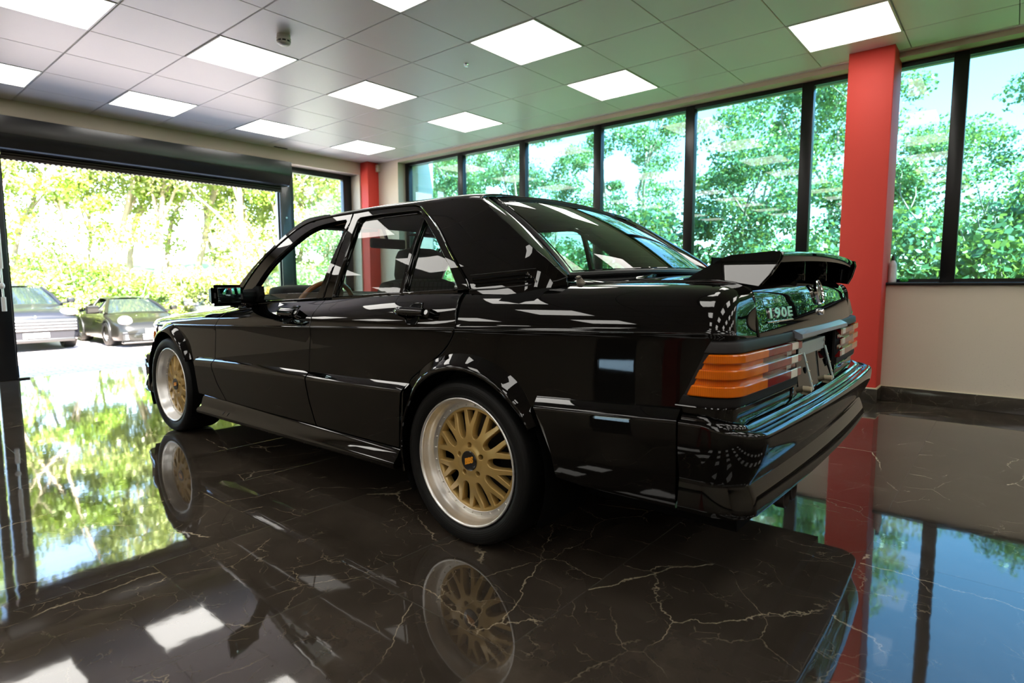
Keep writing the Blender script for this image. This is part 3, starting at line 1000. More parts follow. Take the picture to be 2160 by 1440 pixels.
def plant(name, pr, x, y, z, s, label, cat, group, parts):
    t = empty(name, (x, y, z), RNG.random() * 6.28)
    t.scale = (s, s, s * (.92 + .16 * RNG.random()))
    tag(t, label, cat, group)
    link(parts[0], pr[0], t); link(parts[1], pr[1], t)

KINDF = ['yellow green', 'slim pale green', 'bushy pale green', 'mid green', 'sparse high-crowned']
KIND = ['mid green', 'slim green', 'dense dark green', 'sparse high-crowned', 'low-branching green']
NTH = ORD + ['tenth', 'eleventh', 'twelfth', 'thirteenth', 'fourteenth', 'fifteenth', 'sixteenth']
# beyond the shutter
for row, (yy, n, x0, dx) in enumerate(((24.6, 13, 1.2, 1.75), (28.5, 13, .5, 2.1), (33.0, 12, .5, 2.7))):
    for k in range(n):
        q = int(RNG.integers(0, 5))
        plant('tree', PRF[q], x0 + k * dx + RNG.normal() * .35, yy + RNG.normal() * .6, -.5 + row * .55, 1.05 + .32 * RNG.random(),
              '%s pale-trunked tree, %s from the left in the %s row beyond the shutter' % (KINDF[q], NTH[k], ('front', 'middle', 'back')[row]),
              'tree', 'sunlit wood beyond the shutter', ('trunk', 'crown'))
for k in range(14):
    q = int(RNG.integers(0, 4)) if k not in (7, 8) else 3
    plant('bush', BP[q], .8 + k * 1.55 + RNG.normal() * .3, 22.9 + RNG.normal() * .4, -.75, .8 + .35 * RNG.random(),
          '%s bush, %s from the left behind the parked cars' % (('green', 'yellow green', 'dark green', 'russet tinged')[q], NTH[k]), 'bush', 'undergrowth behind the parked cars', ('stem', 'foliage'))
# beyond the windows
for row, (xx, n, y0, dy) in enumerate(((13.0, 12, 18.5, 2.25), (17.5, 13, 22.5, 2.7))):
    for k in range(n):
        q = int(RNG.choice([0, 2, 3, 3, 0, 2, 1]))
        plant('tree', PR[q], xx + RNG.normal() * .7, y0 - k * dy + RNG.normal() * .5, -.5 + .5 * row, (.52 if row == 0 else .70) + .2 * RNG.random(),
              '%s tree, %s from the far corner in the %s row outside the windows' % (KIND[q], NTH[k], ('near', 'rear')[row]),
              'tree', 'trees outside the window wall', ('trunk', 'crown'))
for k in range(15):
    q = int(RNG.integers(0, 3))
    plant('bush', BPW[q], 11.5 + RNG.normal() * .5, 17.5 - k * 1.6 + RNG.normal() * .4, -.5, .75 + .4 * RNG.random(),
          '%s bush, %s from the far corner outside the windows' % (('tall green', 'low green', 'dark green')[q], NTH[k]), 'bush', 'bushes outside the window wall', ('stem', 'foliage'))

# ---- parked cars
def wheel_far(parent, x, y, r, w, side):
    t = MB().lathe([(r * .66, -w / 2), (r * .92, -w / 2), (r, -w * .3), (r, w * .3), (r * .92, w / 2), (r * .66, w / 2)], 32, 'Y', (x, y, r)).build('tyre', M_['tyre'], parent)
    m = MB()
    s = side
    m.lathe([(r * .67, s * w * .42), (r * .62, s * w * .42), (r * .60, s * w * .1), (0, s * w * .1)], 32, 'Y', (x, y, r))
    for k in range(5):
        a = 2 * PI * k / 5
        ca_, sa_ = math.cos(a), math.sin(a)
        m.prism([(-.035, .03), (.035, .03), (.028, r * .64), (-.028, r * .64)], s * w * .22, s * w * .36,
                lambda u, v, h: (x + u * ca_ + v * sa_, y + h, r - u * sa_ + v * ca_))
    m.build('rim', M_['steel'], t)

def parked_car(name, label, loc, rz, paint, L, W, zt, zb, wf, roof, glassline, wheels, wr):
    """zt: bonnet/belt height along x (0 = nose), roof: list of (x, z, halfwidth)"""
    t = empty(name, loc, rz)
    tag(t, label, 'car')
    zt = pchip(*zip(*zt)); wf = pchip(*zip(*wf)); zb_ = pchip(*zip(*zb))
    rows = []
    for x in [0, -.015, -.05, -.12, -.25] + list(np.linspace(-.45, -L + .3, 22)) + [-L + .12, -L + .03, -L]:
        w_, top, bot = float(wf(x)) * W / 2, float(zt(x)), float(zb_(x))
        e = 1.0
        h = top - bot
        half = [(w_ * .80, bot), (w_ * .95, bot + .03), (w_ * .99, bot + .12), (w_, bot + h * .45), (w_ * .985, bot + h * .7), (w_ * .95, top - h * .14), (w_ * .87, top - h * .04), (w_ * .74, top), (w_ * .4, top + .018), (0, top + .024)]
        rows.append([(x, y, z) for y, z in half] + [(x, -y, z) for y, z in reversed(half[:-1])])
    m = MB().grid(rows)
    n = len(rows[0])
    m.F.append(tuple(range(n))); m.F.append(tuple((len(rows) - 1) * n + i for i in reversed(range(n))))
    m.build('body', paint, t, 40)
    # cabin: pillars and roof in paint, panes as parts
    R = roof
    xs = [r[0] for r in R]
    def top(x): return float(pchip(xs, [r[1] for r in R])(x))
    def hw(x): return float(pchip(xs, [r[2] for r in R])(x))
    b0, b1 = glassline            # x of windscreen foot, x of rear window foot
    m = MB()
    rows = []
    for x in np.linspace(xs[0], xs[-1], 14):
        z, w_ = top(x), hw(x)
        half = [(w_, z - .04), (w_ * .96, z - .012), (w_ * .85, z), (w_ * .4, z + .02), (0, z + .026)]
        rows.append([(x, y, q) for y, q in half] + [(x, -y, q) for y, q in reversed(half[:-1])])
    m.grid(rows)
    zb0, zb1 = float(zt(b0)) - .02, float(zt(b1)) - .02
    wb = W / 2 * .84
    for s in (1, -1):
        for (xb, zb2, xt) in ((b0, zb0, xs[0]), ((b0 + b1) / 2, float(zt((b0 + b1) / 2)) - .02, (xs[0] + xs[-1]) / 2), (b1, zb1, xs[-1])):
            m.tube([(xb, s * wb, zb2), ((xb + xt) / 2, s * (wb + hw(xt)) / 2 * 1.01, (zb2 + top(xt)) / 2 + .02), (xt, s * hw(xt) * .98, top(xt) - .03)], [.05, .045, .04], 8)
    m.build('roof', paint, t, 50)
    def quad(a, b, c, d, bow=.0, k=8):
        P = []
        for i in range(k + 1):
            u = i / k
            P.append([tuple((Vector(a) * (1 - u) + Vector(b) * u) * (1 - v) + (Vector(d) * (1 - u) + Vector(c) * u) * v + Vector((bow * 4 * u * (1 - u), 0, 0))) for v in (0, .5, 1)])
        return MB().grid(P)
    x0, x1 = xs[0], xs[-1]
    quad((b0, wb, zb0), (b0, -wb, zb0), (x0, -hw(x0) * .95, top(x0) - .02), (x0, hw(x0) * .95, top(x0) - .02), .09).build('windscreen', M_['screen'], t)
    quad((b1, wb, zb1), (b1, -wb, zb1), (x1, -hw(x1) * .95, top(x1) - .02), (x1, hw(x1) * .95, top(x1) - .02), -.06).build('rear_window', M_['screen'], t)
    for s in (1, -1):
        quad((b0, s * wb, zb0), (b1, s * wb, zb1), (x1, s * hw(x1) * .97, top(x1) - .03), (x0, s * hw(x0) * .97, top(x0) - .03), 0).build('side_window', M_['screen'], t)
        # door mirrors
        mm = MB().box(b0 - .30, b0 - .12, s * (W / 2 + .02), s * (W / 2 + .20), zb0 + .05, zb0 + .19, .04)
        mm.box(b0 - .25, b0 - .18, s * (W / 2 - .12), s * (W / 2 + .06), zb0 + .03, zb0 + .08, .015)
        mm.build('door_mirror', paint, t)
    for x, wd in wheels:
        for s in (1, -1):
            wheel_far(t, x, s * (W / 2 - wd / 2 - .005), wr, wd, s)
            a = MB().lathe([(wr * 1.0, -.02), (wr * 1.14, -.02), (wr * 1.14, .012), (wr * 1.0, .012)], 28, 'Y', (x, s * W / 2 * float(wf(x)) * .985, wr + .02), -.3, PI + .3)
            a.build('wheel_arch', M_['satin'], t)
    return t

suv = parked_car('suv', 'dark grey off-roader parked facing the open doorway', (3.55, 18.4, -.72), -PI / 2, M_['suv'], 4.9, 1.98,
                 [(0, .86), (-.05, .93), (-.2, 1.0), (-.6, 1.08), (-1.2, 1.15), (-3, 1.2), (-4.5, 1.16), (-4.9, 1.0)],
                 [(0, .30), (-.3, .24), (-.7, .26), (-4.3, .26), (-4.9, .4)],
                 [(0, .80), (-.05, .88), (-.2, .95), (-.6, 1), (-4.3, 1), (-4.9, .88)],
                 [(-2.0, 1.62, .60), (-2.8, 1.68, .62), (-3.8, 1.64, .60), (-4.35, 1.56, .56)], (-1.25, -4.7), [(-.92, .27), (-3.82, .27)], .37)
def front(t, grille, slats, lamp, plate, lower, paint):
    (gw, g0, g1, gx) = grille
    g = MB().box(gx, gx + .05, -gw, gw, g0, g1, .02)
    gr = g.build('grille', M_['satin'], t)
    m = MB()
    for k in range(slats):
        z = g0 + (g1 - g0) * (k + .5) / slats
        m.box(gx + .035, gx + .07, -gw * .97, gw * .97, z - .016, z + .012, .006)
    m.build('grille_slat', M_['steel'], gr)
    (pw, p0, p1, px_) = plate
    MB().box(px_, px_ + .018, -pw, pw, p0, p1, .004).build('number_plate', M_['plate_w'], t)
    lower.build('lower_bumper', M_['satin'], t)
    for s in (1, -1):
        (ly, lz, lw, lh, ll, lx) = lamp
        bm = bmesh.new(); bmesh.ops.create_uvsphere(bm, u_segments=20, v_segments=12, radius=1)
        for v in bm.verts: v.co = Vector((lx + v.co.x * ll - abs(v.co.y) * 0, s * ly + v.co.y * lw, lz + v.co.z * lh + v.co.x * 0))
        MB().bm(bm).build('headlamp', M_['headlens'], t)
front(suv, (.86, .52, .82, -.005), 4, (.74, .98, .19, .10, .26, -.20), (.26, .36, .48, .03), MB().box(-.10, .012, -.80, .80, .24, .34, .03), M_['suv'])
MB().lathe([(0, 0), (.035, 0), (.032, .008), (0, .012)], 20, 'X', (.0, 0, .88)).build('badge', M_['chrome'], suv)
spt = parked_car('sports_car', 'low dark sports car parked beside the off-roader', (6.0, 17.7, -.70), -PI / 2, M_['olive'], 4.45, 1.84,
                 [(0, .46), (-.06, .56), (-.25, .66), (-.7, .76), (-1.35, .87), (-2.5, .90), (-3.6, .86), (-4.2, .74), (-4.45, .55)],
                 [(0, .15), (-.4, .14), (-4, .16), (-4.45, .3)],
                 [(0, .72), (-.06, .82), (-.3, .94), (-.8, .98), (-2.2, .96), (-3.4, 1.0), (-4.2, .92), (-4.45, .78)],
                 [(-1.98, 1.25, .52), (-2.4, 1.295, .54), (-3.0, 1.24, .52), (-3.4, 1.12, .48)], (-1.32, -3.9), [(-.95, .24), (-3.3, .28)], .325)
front(spt, (.34, .17, .34, -.02), 3, (.63, .68, .16, .14, .24, -.30), (.26, .36, .47, .02), MB().box(-.2, .02, -.78, .78, .09, .14, .02), M_['olive'])
for s in (1, -1):
    k = MB().box(-.12, -.02, s * .42, s * .74, .18, .36, .04).build('side_intake', M_['satin'], spt)
    m = MB()
    for q in range(3): m.box(-.03, -.005, s * .44, s * .72, .20 + q * .05, .225 + q * .05, .006)
    m.build('intake_slat', M_['steel'], k)
sal = parked_car('saloon', 'pale saloon parked far back beyond the door mirror', (9.1, 20.2, -.72), -PI / 2 - .25, M_['silver'], 4.5, 1.78,
                 [(0, .58), (-.06, .68), (-.3, .78), (-.8, .86), (-1.4, .93), (-3.6, .97), (-4.3, .92), (-4.5, .7)],
                 [(0, .24), (-.4, .2), (-4, .22), (-4.5, .35)],
                 [(0, .80), (-.06, .88), (-.3, .96), (-.8, 1), (-3.8, 1), (-4.5, .85)],
                 [(-2.05, 1.38, .55), (-2.6, 1.43, .57), (-3.3, 1.40, .55), (-3.6, 1.34, .53)], (-1.4, -4.0), [(-.9, .2), (-3.5, .2)], .31)
front(sal, (.45, .45, .62, -.01), 3, (.66, .62, .15, .09, .2, -.16), (.26, .33, .44, .02), MB().box(-.1, .02, -.7, .7, .2, .26, .02), M_['silver'])
# ------------------------------------------------------------------ the black saloon
# car frame: x forward, y to the car's left, z up, origin on the floor under the rear axle
CAR = empty('car', (2.332, 1.505, 0), math.radians(90.47))
tag(CAR, 'glossy black four-door saloon with gold cross-spoke wheels and a boot spoiler', 'car')
PAINT = M_['paint']

yS = pchip([-1.0, -.8, -.3, .3, 1.0, 1.8, 2.4, 2.75, 2.95, 3.04, 3.16], [.818, .828, .838, .842, .844, .838, .828, .812, .795, .780, .735])
eY = pchip([-1.0, -.50, -.41, -.36, -.30, -.20, .03, .445, 1.0, 1.63, 1.80, 1.95, 2.1, 2.4, 2.8, 3.0, 3.18],
           [.634, .634, .645, .683, .738, .757, .760, .754, .746, .735, .724, .714, .703, .69, .675, .665, .64])
eZ = pchip([-1.0, -.9, -.7, -.48, -.41, -.36, -.33, -.215, .03, .445, 1.0, 1.63, 1.9, 2.1, 2.4, 2.75, 2.95, 3.08, 3.18],
           [.957, .961, .965, .964, .967, .973, .969, .953, .934, .919, .887, .858, .838, .822, .799, .770, .746, .722, .690])
eZw = pchip([-1.0, -.9, -.7, -.48, -.30, -.1, .1], [.957, .961, .965, .966, .967, .966, .962])
# lean of the upper edge from the vertical (deg): doors roll in, wings and boot flow flat
eL = pchip([-1.0, -.4, -.1, .1, .5, 1.7, 2.0, 2.2, 3.1], [86, 86, 74, 58, 50, 50, 64, 76, 80])
XC, RC = -.893, .062                         # where the rear corners start to turn, and their plan radius
YC = float(yS(XC)) - RC
TG = XC - RC * PI / 2 - (YC - .634)        # where the boot-lid gap lies on the wrap-around
def zcrease(t):
    t = np.asarray(t, float)
    return np.where(t > XC, .7985 - .0365 * t, .7985 - .0365 * XC - .017 * np.clip((XC - t) / (XC - TG), 0, 1.4))
def body(t, s, wing=False):
    t = np.asarray(t, float); s = np.asarray(s, float)
    th = np.clip((XC - t) / RC, 0, PI / 2)
    over = np.maximum(0, (XC - t) - RC * PI / 2)
    tt = np.maximum(t, XC)
    yr = YC - over
    cx = np.where(t > XC, t, XC - RC * np.sin(th) - np.where(over > 0, .024 * (1 - np.clip(yr / YC, -1, 1) ** 2), 0))
    cy = np.where(t > XC, yS(tt), np.where(over > 0, yr, YC + RC * np.cos(th)))
    zc = zcrease(t)
    tau = np.clip((XC - t) / (XC - TG), 0, 1)
    ex = np.where(t > XC, t, XC - .037 * tau)
    ey = np.full_like(tt, .634) if wing else eY(tt); ez = (eZw if wing else eZ)(np.where(t > XC, t, XC - .037 * tau)) - .006 * tau ** 2
    inx, iny = np.where(t > XC, 0, np.sin(th)), np.where(t > XC, -1.0, -np.cos(th))
    C = np.stack([cx, cy, zc], -1); E = np.stack([ex, ey, ez], -1)
    h = np.linalg.norm(E - C, axis=-1)[..., None]
    l0 = math.radians(13)
    d0 = np.stack([inx * math.sin(l0), iny * math.sin(l0), np.full_like(zc, math.cos(l0))], -1)
    l1 = np.full_like(tt, math.radians(86)) if wing else np.radians(eL(tt))
    d1s = np.stack([np.zeros_like(zc), -np.sin(l1), np.cos(l1)], -1)
    d1r = np.array([.86, 0, .5]) / math.hypot(.86, .5)
    d1 = d1s * (1 - tau[..., None]) + d1r * tau[..., None]
    d1 = d1 / np.linalg.norm(d1, axis=-1)[..., None]
    P1 = C + d0 * h * ((.50 - .08 * tau[..., None]) if wing else .42); P2 = E - d1 * h * (.40 - .05 * tau[..., None])
    u = np.clip(s, 0, 1)[..., None]
    up = C * (1 - u) ** 3 + 3 * P1 * u * (1 - u) ** 2 + 3 * P2 * u * u * (1 - u) + E * u ** 3
    q = np.clip(-s, 0, 1.3)
    rib = .0028 * np.exp(-((s - .0) / .016) ** 2) * np.where(t > XC, 1, np.clip(1 - tau * 1.3, 0, 1))
    dl = .004 * np.clip(q * 12, 0, 1) + .011 * q ** 2 - rib
    lo = C + np.stack([inx * dl, iny * dl, -q * (zc - .20)], -1)
    r = np.where((s >= 0)[..., None], up - np.stack([inx * rib, iny * rib, 0 * rib], -1), lo)
    return r
_sg = np.linspace(0, 1, 160)
def XS(x, z):
    """side point (x, z) -> (t, s)"""
    zc = float(zcrease(x))
    if z <= zc: return (x, (z - zc) / (zc - .20))
    zz = body(np.full(160, x), _sg)[:, 2]
    return (x, float(np.interp(z, zz, _sg)))
def side_y(x, z):
    t, s = XS(x, z)
    return float(body(np.array([t]), np.array([s]))[0, 1])
def bodyw(t, s): return body(t, s, True)
VS = np.concatenate([np.arange(-.96, -.06, .09), [-.04, -.024, -.012, -.004, .004, .012, .024, .04, .07], np.arange(.11, .97, .07)])
def arc(cx, cz, r, a0, a1, n=26):
    return [(cx + r * math.cos(math.radians(a0 + (a1 - a0) * i / n)), cz + r * math.sin(math.radians(a0 + (a1 - a0) * i / n))) for i in range(n + 1)]
def top_s1(x0, x1, n=14): return [(x0 + (x1 - x0) * i / n, 1.0) for i in range(n + 1)]

FX = 2.665                                  # front axle
# seams, measured as side-view lines (x, z)
cutF = smooth_line([(1.93, .86), (1.935, .80), (1.962, .72), (1.985, .60), (2.0, .51), (1.96, .42), (1.845, .306)], 6)
cutB = smooth_line([(.986, .888), (.984, .82), (.972, .742), (.990, .64), (.999, .54), (.978, .43), (.93, .306)], 6)
cutR = smooth_line([(.055, .931), (.038, .86), (.030, .798), (.093, .716), (.198, .645), (.277, .591), (.312, .531)], 6) + [(.325, .42), (.335, .306)]
def toS(pts): return [XS(x, z) for x, z in pts]
def edge_s(pts):
    r = toS(pts); r[0] = (r[0][0], 1.0); return r
bodykw = dict(fn=body, mat=PAINT, parent=CAR, vs=VS, vscale=.3, step=.035, sub=.014, mirror=True)

# door skins
sF, sB, sR = edge_s(cutF), edge_s(cutB), edge_s(cutR)
out = sF + [XS(x, .306) for x in np.linspace(1.8, .95, 12)] + list(reversed(sB)) + top_s1(1.02, 1.90)
FDOOR = surf_panel('front_door', out, **bodykw)
out = sB + [XS(x, .306) for x in np.linspace(.90, .36, 8)] + list(reversed(sR)) + top_s1(.10, .95)
RDOOR = surf_panel('rear_door', out, **bodykw)
# rear wing: door seam, wheel arch, wrap round the corner to the boot lid gap
arcR = arc(-.02, .315, .378, 38, 140)
low = [XS(-.33 - .50 * k / 8, .556) for k in range(9)] + [(t, XS(-.8, .556)[1]) for t in np.linspace(-.86, TG, 16)]
out = edge_s(cutR)[:-2] + [XS(x, z) for x, z in arcR] + low + [(TG, s) for s in np.linspace(-.3, 1, 22)] + [(t, 1.0) for t in np.linspace(TG + .01, .04, 50)]
yseam = pchip([.06, .024, -.102, -.239, -.335, -.37, -.42], [.705, .70, .70, .69, .652, .640, .634])
def seam_s(x):
    q = bodyw(np.full(160, x), _sg)
    return (x, float(np.interp(-yseam(x), -q[:, 1], _sg)))
out = edge_s(cutR)[:-2] + [XS(x, z) for x, z in arcR] + low + [(TG, s) for s in np.linspace(-.3, 1, 22)] + [(t, 1.0) for t in np.linspace(TG + .005, -.42, 44)] + [seam_s(x) for x in np.linspace(-.41, .05, 30)]
bodykw['fn'] = bodyw
QUARTER = surf_panel('rear_wing', out, us=np.concatenate([np.arange(TG + .008, -.85, .009), np.arange(-.84, .35, .032)]), **{k: v for k, v in bodykw.items()})
bodykw['fn'] = body
# front wing
arcF = arc(FX + .01, .315, .378, 40, 142)
out = edge_s(cutF)[::-1] + [(x, 1.0) for x in np.linspace(1.97, 3.13, 26)] + [XS(3.135, .66), XS(3.06, .645), XS(3.035, .60), XS(3.03, .50), XS(2.97, .53)] + [XS(x, z) for x, z in arcF[:]] + [XS(2.30, .45), XS(2.24, .306), XS(1.95, .306)]
FWING = surf_panel('front_wing', out, **bodykw)

# dark inner shell just under the panels, with open wheel arches
out = [XS(x, .27) for x in np.linspace(.40, 2.22, 20)] + [XS(2.28, .45)] + [XS(x, z) for x, z in reversed(arc(FX, .315, .395, 40, 145))] + [XS(3.0, .5), XS(3.10, .55), XS(3.12, .66)] \
    + [(x, .985) for x in np.linspace(3.10, TG + .01, 70)] + [(TG + .01, -.45)] + [(t, XS(-.8, .50)[1]) for t in np.linspace(TG + .02, -.86, 14)] + [XS(x, .50) for x in np.linspace(-.75, -.36, 6)] + [XS(x, z) for x, z in reversed(arc(-.02, .315, .395, 30, 145))] + [XS(.36, .4)]
surf_panel('inner_shell', out, body, M_['under'], CAR, vscale=.3, step=.06, sub=.03, mirror=True, rim=False, off=-.016)

# ledge-topped cladding along the lower doors
zl = pchip([-.86, -.344, .30, .995, 1.97, 2.25], [.592, .566, .540, .522, .502, .494])
def cladding(name, cl, cr, n=16, z0=.310, parents=None, out=.0):
    """cl / cr : x of the left and right end as a function of z"""
    for sgn in (1, -1):
        rows = []
        for i in range(n + 1):
            u = i / n; row = []
            for k, (dz, o) in enumerate(((.034, -.003), (.031, .001), (.009, .0215), (.003, .0245), (-.004, .0255), (-.03, .0255), (-.10, .0245), (-.17, .023), (None, .0215), (None, .002), (None, -.02))):
                x_guess = cl(.5) * (1 - u) + cr(.5) * u
                z = float(zl(x_guess)) + dz if dz is not None else z0
                x = cl(z) * (1 - u) + cr(z) * u
                z = float(zl(x)) + dz if dz is not None else z0
                y = side_y(x, z) + o + (out if k > 1 and k < 9 else 0)
                row.append((x, sgn * y, z))
            rows.append(row)
        m = MB().grid(rows)
        b = len(rows[0])
        m.F.append(tuple(range(b))); m.F.append(tuple(n * b + i for i in reversed(range(b))))
        m.build(name, PAINT, parents[0 if sgn > 0 else 1] if parents else CAR, 28)
def xz(pts, dx):
    p = sorted((z, x) for x, z in pts); Z = [a for a, _ in p]; X = [b for _, b in p]
    return lambda z: float(np.interp(z, Z, X)) + dx
cladding('door_cladding', xz(cutF, -.006), xz(cutB, .005), parents=FDOOR)
cladding('door_cladding', xz(cutB, -.005), xz(cutR, .006), parents=RDOOR)
cladding('wing_cladding', lambda z: 2.245 - max(0, .5 - z) * .18, xz(cutF, .006), 8, parents=FWING)
cladding('wing_cladding', xz(cutR, -.006), lambda z: .298 + max(0, .53 - z) * .10, 3, parents=QUARTER)

# sills flaring out under the doors
for sgn in (1, -1):
    rows = []
    for x in np.linspace(.335, 2.13, 30):
        zb = .203 + .014 * (2.1 - x)
        prof_ = [(.838, .312), (.852, .302), (.858, .292), (.868, zb + .046), (.884, zb + .030), (.889, zb + .020), (.888, zb + .008), (.880, zb), (.845, zb - .003), (.70, zb + .03)]
        rows.append([(x + (.02 if k > 3 else 0) * (1 if x > 1.9 else 0), sgn * y, z) for k, (y, z) in enumerate(prof_)])
    m = MB().grid(rows)
    b = len(rows[0])
    m.F.append(tuple(range(b))); m.F.append(tuple(29 * b + i for i in reversed(range(b))))
    sk = m.build('sill_skirt', PAINT, CAR, 30)
    for x in (.40, 1.77):
        g = MB()
        for a, c_ in ((x, x + .0022), (x + .055, x + .0572)):
            g.sweep([(.8692, .253), (.8845, .2385), (.8858, .2395), (.8705, .254)], [((q, 0, 0), (0, sgn, 0), (0, 0, 1)) for q in (a, c_)])
        g.build('jacking_cover', M_['rubber'], sk)

# flared arches
def flare(cx, r0, bulge, name, parents, a0=-16, a1=150):
    for sgn in (1, -1):
        rows = []
        for i in range(61):
            a = math.radians(a0 + (a1 - a0) * i / 60)
            ca_, sa_ = math.cos(a), math.sin(a)
            up = max(0.0, min(1.0, (sa_ * r0 + .315 - .50) / .10)); up = up * up * (3 - 2 * up)
            row = []
            for r, o, ab in ((r0 + .062, -.006, 1), (r0 + .054, .001, 1), (r0 + .040, .014, 1), (r0 + .026, .030, 1), (r0 + .014, .041, 1), (r0 + .005, .0455, 1), (r0 - .001, .0445, 1), (r0 - .004, .039, 1), (r0 - .003, .025, 1), (r0, -.03, 1), (r0 + .012, -.18, 0)):
                k = bulge * (.62 + .38 * up)
                rr = r0 + (r - r0) * (.55 + .45 * up) if r > r0 + .006 else r
                x, z = cx + rr * ca_, .315 + rr * sa_
                xx, zz = min(max(x, -.85), 3.02), max(z, .31)
                y = min(side_y(xx, zz), .846) + (o * k if ab and o > 0 else o)
                if not up > .99 and ab and o > 0: y = max(y, side_y(xx, max(.31, min(zz, .5))) + o * k)
                row.append((x, sgn * y, z))
            rows.append(row)
        m = MB().grid(rows)
        m.build(name, PAINT, parents[0 if sgn > 0 else 1], 40)
        # wheel housing
        w_ = MB().lathe([(r0 + .010, 0), (r0 + .014, -.12), (r0 + .01, -.30), (0, -.30)], 40, 'Y', (cx, 0, .315), math.radians(-30), math.radians(210))
        w_.V = [(x, sgn * (y + .835), z) for x, y, z in w_.V]
        w_.build('wheel_housing', M_['under'], parents[0 if sgn > 0 else 1])
flare(-.02, .343, .93, 'wheel_arch', QUARTER)
flare(FX + .01, .343, .93, 'wheel_arch', FWING)

# ------------------------------------------------------------------ cabin sides
def gY(x, z):
    z = np.asarray(z, float); x = np.asarray(x, float)
    d = z - .93
    s = np.clip(x / .4, 0, 1); b = .25 + .15 * s * s * (3 - 2 * s)
    return .735 - .28 * d - b * np.maximum(0, d) ** 2 - .03 * (x - 1) - 4.0 * np.maximum(0, -.22 - x) ** 2 - .03 * np.maximum(0, x - 1.45) ** 1.5
def green(u, v): return np.stack([u, gY(u, v), v], -1)
fd_glass = [(1.726, 0.864), (1.741, 0.933), (1.633, 1.052), (1.491, 1.154), (1.369, 1.224), (1.268, 1.254), (1.133, 1.268), (1.017, 1.271), (0.992, 1.163), (1.018, 0.985), (1.059, 0.900)]
fd_glass = [(1.726, 0.866)] + smooth_line([(1.741, 0.933), (1.633, 1.052), (1.491, 1.154), (1.369, 1.224), (1.268, 1.254), (1.133, 1.268), (1.021, 1.271)], 4) + [(1.009, 1.263), (1.002, 1.163), (1.036, 0.985), (1.067, 0.897)]
rd_glass = [(0.925, 0.903), (0.904, 1.079), (0.913, 1.263), (0.901, 1.273)] + smooth_line([(0.752, 1.277), (0.609, 1.276), (0.493, 1.273), (0.452, 1.264), (0.434, 1.247)], 4) + [(0.434, 0.928)]
rd_quart = [(0.406, 0.930), (0.409, 1.231), (0.291, 1.141), (0.169, 1.030), (0.094, 0.945)]
fd_out = smooth_line([(1.916, 0.845), (1.859, 0.960), (1.718, 1.100), (1.547, 1.207), (1.441, 1.260), (1.352, 1.285), (1.217, 1.297), (1.093, 1.301), (0.985, 1.302)], 4) + [(0.977, 1.223), (0.981, 1.049), (1.007, 0.892)]
rd_out = [(0.996, 0.893), (0.972, 1.049), (0.968, 1.223), (0.976, 1.302)] + smooth_line([(0.855, 1.305), (0.651, 1.303), (0.533, 1.300), (0.474, 1.290), (0.421, 1.264), (0.288, 1.179), (0.159, 1.066), (0.058, 0.980), (0.024, 0.937)], 5)
gkw = dict(fn=green, parent=CAR, step=.05, sub=.012, mirror=True, center=(.7, 0, 1.0))
ff = surf_panel('window_frame', fd_out, mat=PAINT, holes=[fd_glass], off=.004, deep=.03, **gkw)
for o, p in zip(ff, FDOOR): o.parent = p
rf = surf_panel('window_frame', rd_out, mat=PAINT, holes=[rd_glass, rd_quart], off=.004, deep=.03, **gkw)
for o, p in zip(rf, RDOOR): o.parent = p
gg = surf_panel('window_glass', rd_glass, mat=M_['carglass_s'], off=-.014, gap=0, deep=.004, **gkw)
for o, p in zip(gg, RDOOR): o.parent = p
gg = surf_panel('quarter_glass', rd_quart, mat=M_['carglass_s'], off=-.014, gap=0, deep=.004, **gkw)
for o, p in zip(gg, RDOOR): o.parent = p
# front windows wound most of the way down: a low strip of glass still shows
gg = surf_panel('window_glass', [(1.733, 0.860), (1.760, 0.904), (1.431, 0.914), (1.059, 0.925), (1.069, 0.889)], mat=M_['carglass_s'], off=-.014, gap=0, deep=.004, **gkw)
for o, p in zip(gg, FDOOR): o.parent = p
# windscreen pillar, drip moulding and rear pillar
apil = [(2.030, 0.872), (1.959, 0.955), (1.801, 1.085), (1.615, 1.214), (1.504, 1.281), (1.427, 1.309), (1.354, 1.315), (1.218, 1.318), (1.217, 1.301), (1.342, 1.290), (1.446, 1.264), (1.554, 1.211), (1.725, 1.102), (1.859, 0.975), (1.900, 0.852)]
surf_panel('windscreen_pillar', smooth_line(apil + [apil[0]], 3)[:-1], mat=PAINT, off=.002, gap=.001, **gkw)
cpil = [(0.030, 0.938)] + smooth_line([(0.062, 0.982), (0.163, 1.068), (0.292, 1.182), (0.427, 1.269), (0.478, 1.296), (0.549, 1.306)], 4) + smooth_line([(0.346, 1.306), (0.183, 1.298), (0.080, 1.286)], 4)[1:] + smooth_line([(-0.042, 1.210), (-0.169, 1.128), (-0.274, 1.059), (-0.329, 1.009), (-0.353, 0.985)], 4) + [(-0.358, 0.958), (-0.335, 0.944), (-0.239, 0.928), (-0.104, 0.917), (0.026, 0.912)]
CP = surf_panel('rear_pillar', cpil, mat=PAINT, off=.002, gap=.0015, **gkw)
